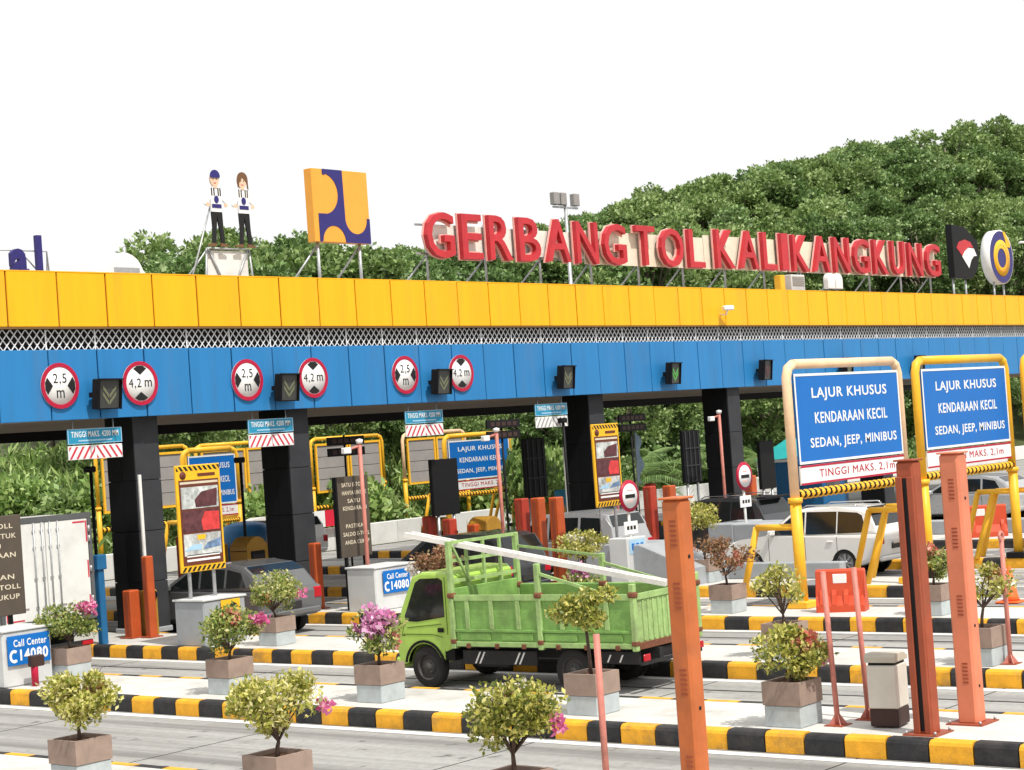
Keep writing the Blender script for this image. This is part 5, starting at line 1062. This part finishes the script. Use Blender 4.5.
# broad-leaved shrubs on the bank
def bush_mesh(r, h_, n, m, ls):
    K = 16; cl = in_ball(K, .4)*np.array([r*.75, r*.75, h_*.36]); cl[:, 2] += h_*.5; P = np.concatenate([c+in_ball(n//K, .3)*np.array([r*.42, r*.42, h_*.28]) for c in cl])
    return quads_mesh('crown', leaves(P, ls, .55, .35), m)
BU = [bush_mesh(2.2, 3.0, 2200, L_bank, .34), bush_mesh(1.8, 2.4, 1800, L_tree2, .3), bush_mesh(2.4, 3.4, 2400, L_tree, .36)]
STEM = MB().tube([(0, 0, -.4), (.1, 0, 1.2), (0, .1, 2)], [.1, .07, .03], 6).mesh('stem', M['trunk'])
for i in range(74):
    x = 50+i*1.08+random.uniform(-.5, .5); y = random.choice((61.5, 64, 67.5, 71)); 
    t = thing('bank_shrub', 'leafy green shrub on the bank behind the canopy', 'shrub', (x, y, float(hill_h(np.array(x), np.array(y)))), random.uniform(0, 6.28), 'leafy shrubs on the bank behind the canopy')
    s = random.uniform(.7, 1.15); t.scale = (s, s, s); link('crown', BU[i % 3], t); link('stem', STEM, t)
for x, y, sc, lb in ((66.3, 53.6, 1.25, 'tall leafy bush covering the right side of the far blue lane sign'), (68.6, 54.5, 1.2, 'tall leafy bush behind the salmon camera pole')):
    t = thing('tall_bush', lb, 'shrub', (x, y, ZR), 1.0, None); t.scale = (sc*.62, sc*.62, sc*1.12); link('crown', BU[0], t); link('stem', STEM, t)
# palms
def palm_frond(L, droop):
    mb = MB(); pts = [Vector((L*f, 0, L*(.75*f-droop*f*f))) for f in np.linspace(0, 1, 8)]
    mb.tube(pts, [.045*(1-.8*i/7) for i in range(8)], 5)
    for i in range(26):
        f = .12+.88*i/25; p = Vector((L*f, 0, L*(.75*f-droop*f*f))); ln = L*.34*(1-.6*abs(f-.4))
        for s in (1, -1):
            e = p+Vector((ln*.55, s*ln*.75, -ln*.30)); q = Vector((.045, 0, 0)); mb.add([p-q, p+q, e], [(0, 1, 2)])
    return mb
L_palm = leaf_mat('palm_leaf', [(0, (.07, .14, .03)), (1, (.26, .38, .12))], .25)
FR = [palm_frond(3.2, .75).mesh('frond', L_palm), palm_frond(2.8, .95).mesh('frond', L_palm), palm_frond(3.4, .55).mesh('frond', L_palm)]
for i, (x, y, h_, lb) in enumerate(((81.5, 59.6, 1.2, 'palm with arching fronds right of the flag'), (86.5, 60.0, 1.6, 'palm with arching fronds left of the fourth column'), (91.5, 60.5, 1.2, 'palm with arching fronds behind the fourth column'), (76, 60.2, 1.0, 'palm behind the right poster board'), (98, 61, 1.4, 'palm right of the fourth column, near the teal tent'))):
    t = thing('palm', lb, 'palm', (x, y, float(hill_h(np.array(x), np.array(y)))), random.uniform(0, 6), 'palms below the bank')
    MB().tube([(0, 0, -.3), (.05, 0, h_*.6), (0, 0, h_)], [.2, .15, .12], 8).build('trunk', M['trunk'], t)
    for k in range(13): link('frond', FR[k % 3], t, (0, 0, h_), (0, R(random.uniform(-25, 12)), k*2*math.pi/13+random.uniform(-.15, .15)))
# hillside trees
def tree_proto(H, r, n, lm, ls):
    K = 26; big = in_ball(K, .55)*np.array([r, r, H*.30]); big[:, 2] += H*.66; cl = big
    P = []; O = []
    for c in big:                       # boughs, each carrying a few dozen leaf rosettes
        for _ in range(16):
            d_ = in_ball(1, .75)[0]; d_[2] = abs(d_[2])*.9-.25; ros = c+d_*r*.36
            k = int(n/K/16*RNG.uniform(.5, 1.5)); b_ = in_ball(k, .4); P.append(ros+b_*np.array([.36, .36, .22])*RNG.uniform(.7, 1.3)); O.append(b_*.8+np.array([0, 0, .35])+d_*.5)
    lf = quads_mesh('crown', leaves(np.concatenate(P), ls, .62, .25, np.concatenate(O)), lm)
    tr = MB(); tr.tube([(0, 0, -.8), (.1, .05, H*.3), (-.05, .1, H*.55), (0, 0, H*.85)], [.22, .17, .12, .04], 7)
    for c in cl[:20]:
        c = Vector(c); b_ = Vector((0, .05, H*random.uniform(.3, .6))); tr.tube([b_, b_.lerp(c, .5)+Vector((0, 0, .3)), c], [.09, .06, .02], 5)
    return tr.mesh('trunk', M['trunk']), lf
PR = [tree_proto(9.5, 2.7, 15000, L_tree, .24), tree_proto(8.5, 3.0, 15000, L_tree2, .23), tree_proto(10.5, 2.8, 16000, L_tree, .26), tree_proto(9, 2.5, 14000, L_tree2, .23)]
TREELINE = ([58, 65, 68.7, 71.7, 78, 84, 91, 99.5, 110, 116.4, 125, 135, 146, 159, 172, 187, 215, 240], [9.5, 12.5, 15.0, 16.5, 16.8, 16.6, 16.8, 17.3, 19.9, 21.3, 23.2, 25.2, 27.4, 28.8, 31, 33.3, 37, 39])
cnt = 0
for row, (y0, st) in enumerate(((65, 4.6), (71, 4.3), (77.5, 4.1), (84, 4.1), (91, 4.3))):
    x = 60+row*1.7
    while x < 232:
        xx = x+random.uniform(-1.2, 1.2); yy = y0+random.uniform(-1.6, 1.6); x += st
        base = float(hill_h(np.array(xx), np.array(yy)))
        top = float(np.interp(xx*82/yy, TREELINE[0], TREELINE[1]))*1.0; lim = 4.5+(top-4.5)*yy/82
        k = random.randrange(4); H = (9.5, 8.5, 10.5, 9)[k]
        want = max(3.2, min(12.5, (lim-base)*random.uniform(.9, 1.04)))
        if row < 2: want = min(want, random.uniform(6.5, 8.5))
        if lim-base < 2.6: continue
        t = thing('hillside_tree', ('dense dark green' if k % 2 == 0 else 'pale green')+(' tree low on the wooded slope behind the canopy' if row < 2 else ' tree halfway up the wooded slope' if row < 4 else ' tree on the skyline ridge of the wooded hill'), 'tree', (xx, yy, base), random.uniform(0, 6.28), 'trees on the wooded hillside')
        sz = want/H/.97; sx = max(sz, .75)*random.uniform(.9, 1.15); t.scale = (sx, sx, sz)
        link('trunk', PR[k][0], t); link('crown', PR[k][1], t); cnt += 1
print('trees', cnt)
# floodlight mast behind the letters
t = thing('floodlight_mast', 'slim mast with three floodlights behind the roof letters', 'light mast', (78.4, 60, .5))
MB().tube([(0, 0, 0), (0, 0, 15.9)], [.16, .09], 8).build('mast', M['steel'], t); MB().box(-1.05, 1.05, -.05, .05, 15.5, 15.6).build('crossarm', M['steel'], t); MB().box(-.9, .9, -.04, .04, 13.6, 13.7).build('crossarm', M['steel'], t)
for a in (-.9, -.3, .8): MB().box(a-.24, a+.24, -.2, .12, 15.65, 16.3, b=.03).build('lamp', M['grey_panel'], t)
for a in (-.7, .1, .6): MB().box(a-.12, a+.12, -.15, .1, 13.3, 13.58, b=.02).build('lamp', M['grey_panel'], t)
# teal tent, blue booth and flag
t = thing('teal_tent', 'small teal tent roof left of the first blue lane sign', 'tent', (96.2, 58, ZR))
MB().add([(-2, -1.5, 1.9), (2, -1.5, 1.9), (2, 1.5, 1.9), (-2, 1.5, 1.9), (-.9, 0, 3.0), (.9, 0, 3.0)], [(0, 1, 5, 4), (1, 2, 5), (2, 3, 4, 5), (3, 0, 4)]).build('roof_cloth', M['tent'], t)
MB().box(-2, 2, -1.52, -1.49, 1.5, 1.9).build('valance', M['tent'], t)
for sx in (-1.9, 1.9):
    for sy in (-1.4, 1.4): MB().tube([(sx, sy, 0), (sx, sy, 1.95)], .04, 6).build('pole', M['steel'], t)
t = thing('blue_booth', 'small dark blue booth with a window left of the first sign frame', 'booth', (66.9, 38.5, ZI))
MB().box(-1, 1, 0, 2.2, 0, 2.3, b=.04).build('cabin', M['drum'], t); MB().box(-.75, .3, -.02, -.001, 1.15, 1.95).build('window', M['glass_grey'], t); MB().box(-1.1, 1.1, -.1, 2.3, 2.3, 2.42, b=.03).build('roof', M['white'], t)
t = thing('teal_booth', 'teal toll booth with a white pillar below the second ribbed panel', 'booth', (55.3, 41.0, ZI))
MB().box(-.8, 1, 0, 2.2, 0, 2.05, b=.04).build('cabin', M['teal'], t); MB().box(-.6, .2, -.02, -.001, 1.05, 1.8).build('window', M['glass'], t); MB().box(.3, .5, -.06, -.001, 0, 2.0).build('pillar', M['white'], t)
t = thing('feather_flag', 'pale blue feather flag on a pole right of the poster', 'flag', (62.3, 45, .2))
MB().tube([(0, 0, 0), (0, 0, 4.1)], .03, 6).build('pole', M['steel'], t)
N = 14; mb = MB(); vs = []
for i in range(N+1):
    z = 1.9+2.1*i/N; wv = .12*math.sin(i*.9); vs += [(.03, wv*.3, z), (.03+.5*math.sin(min(1, (1.05-i/N)*2.2)*math.pi/2)*(.6+.4*i/N), wv, z-.1)]
mb.add(vs, [(2*i, 2*i+1, 2*i+3, 2*i+2) for i in range(N)], sm=True); mb.build('cloth', M['flag_blue'], t)
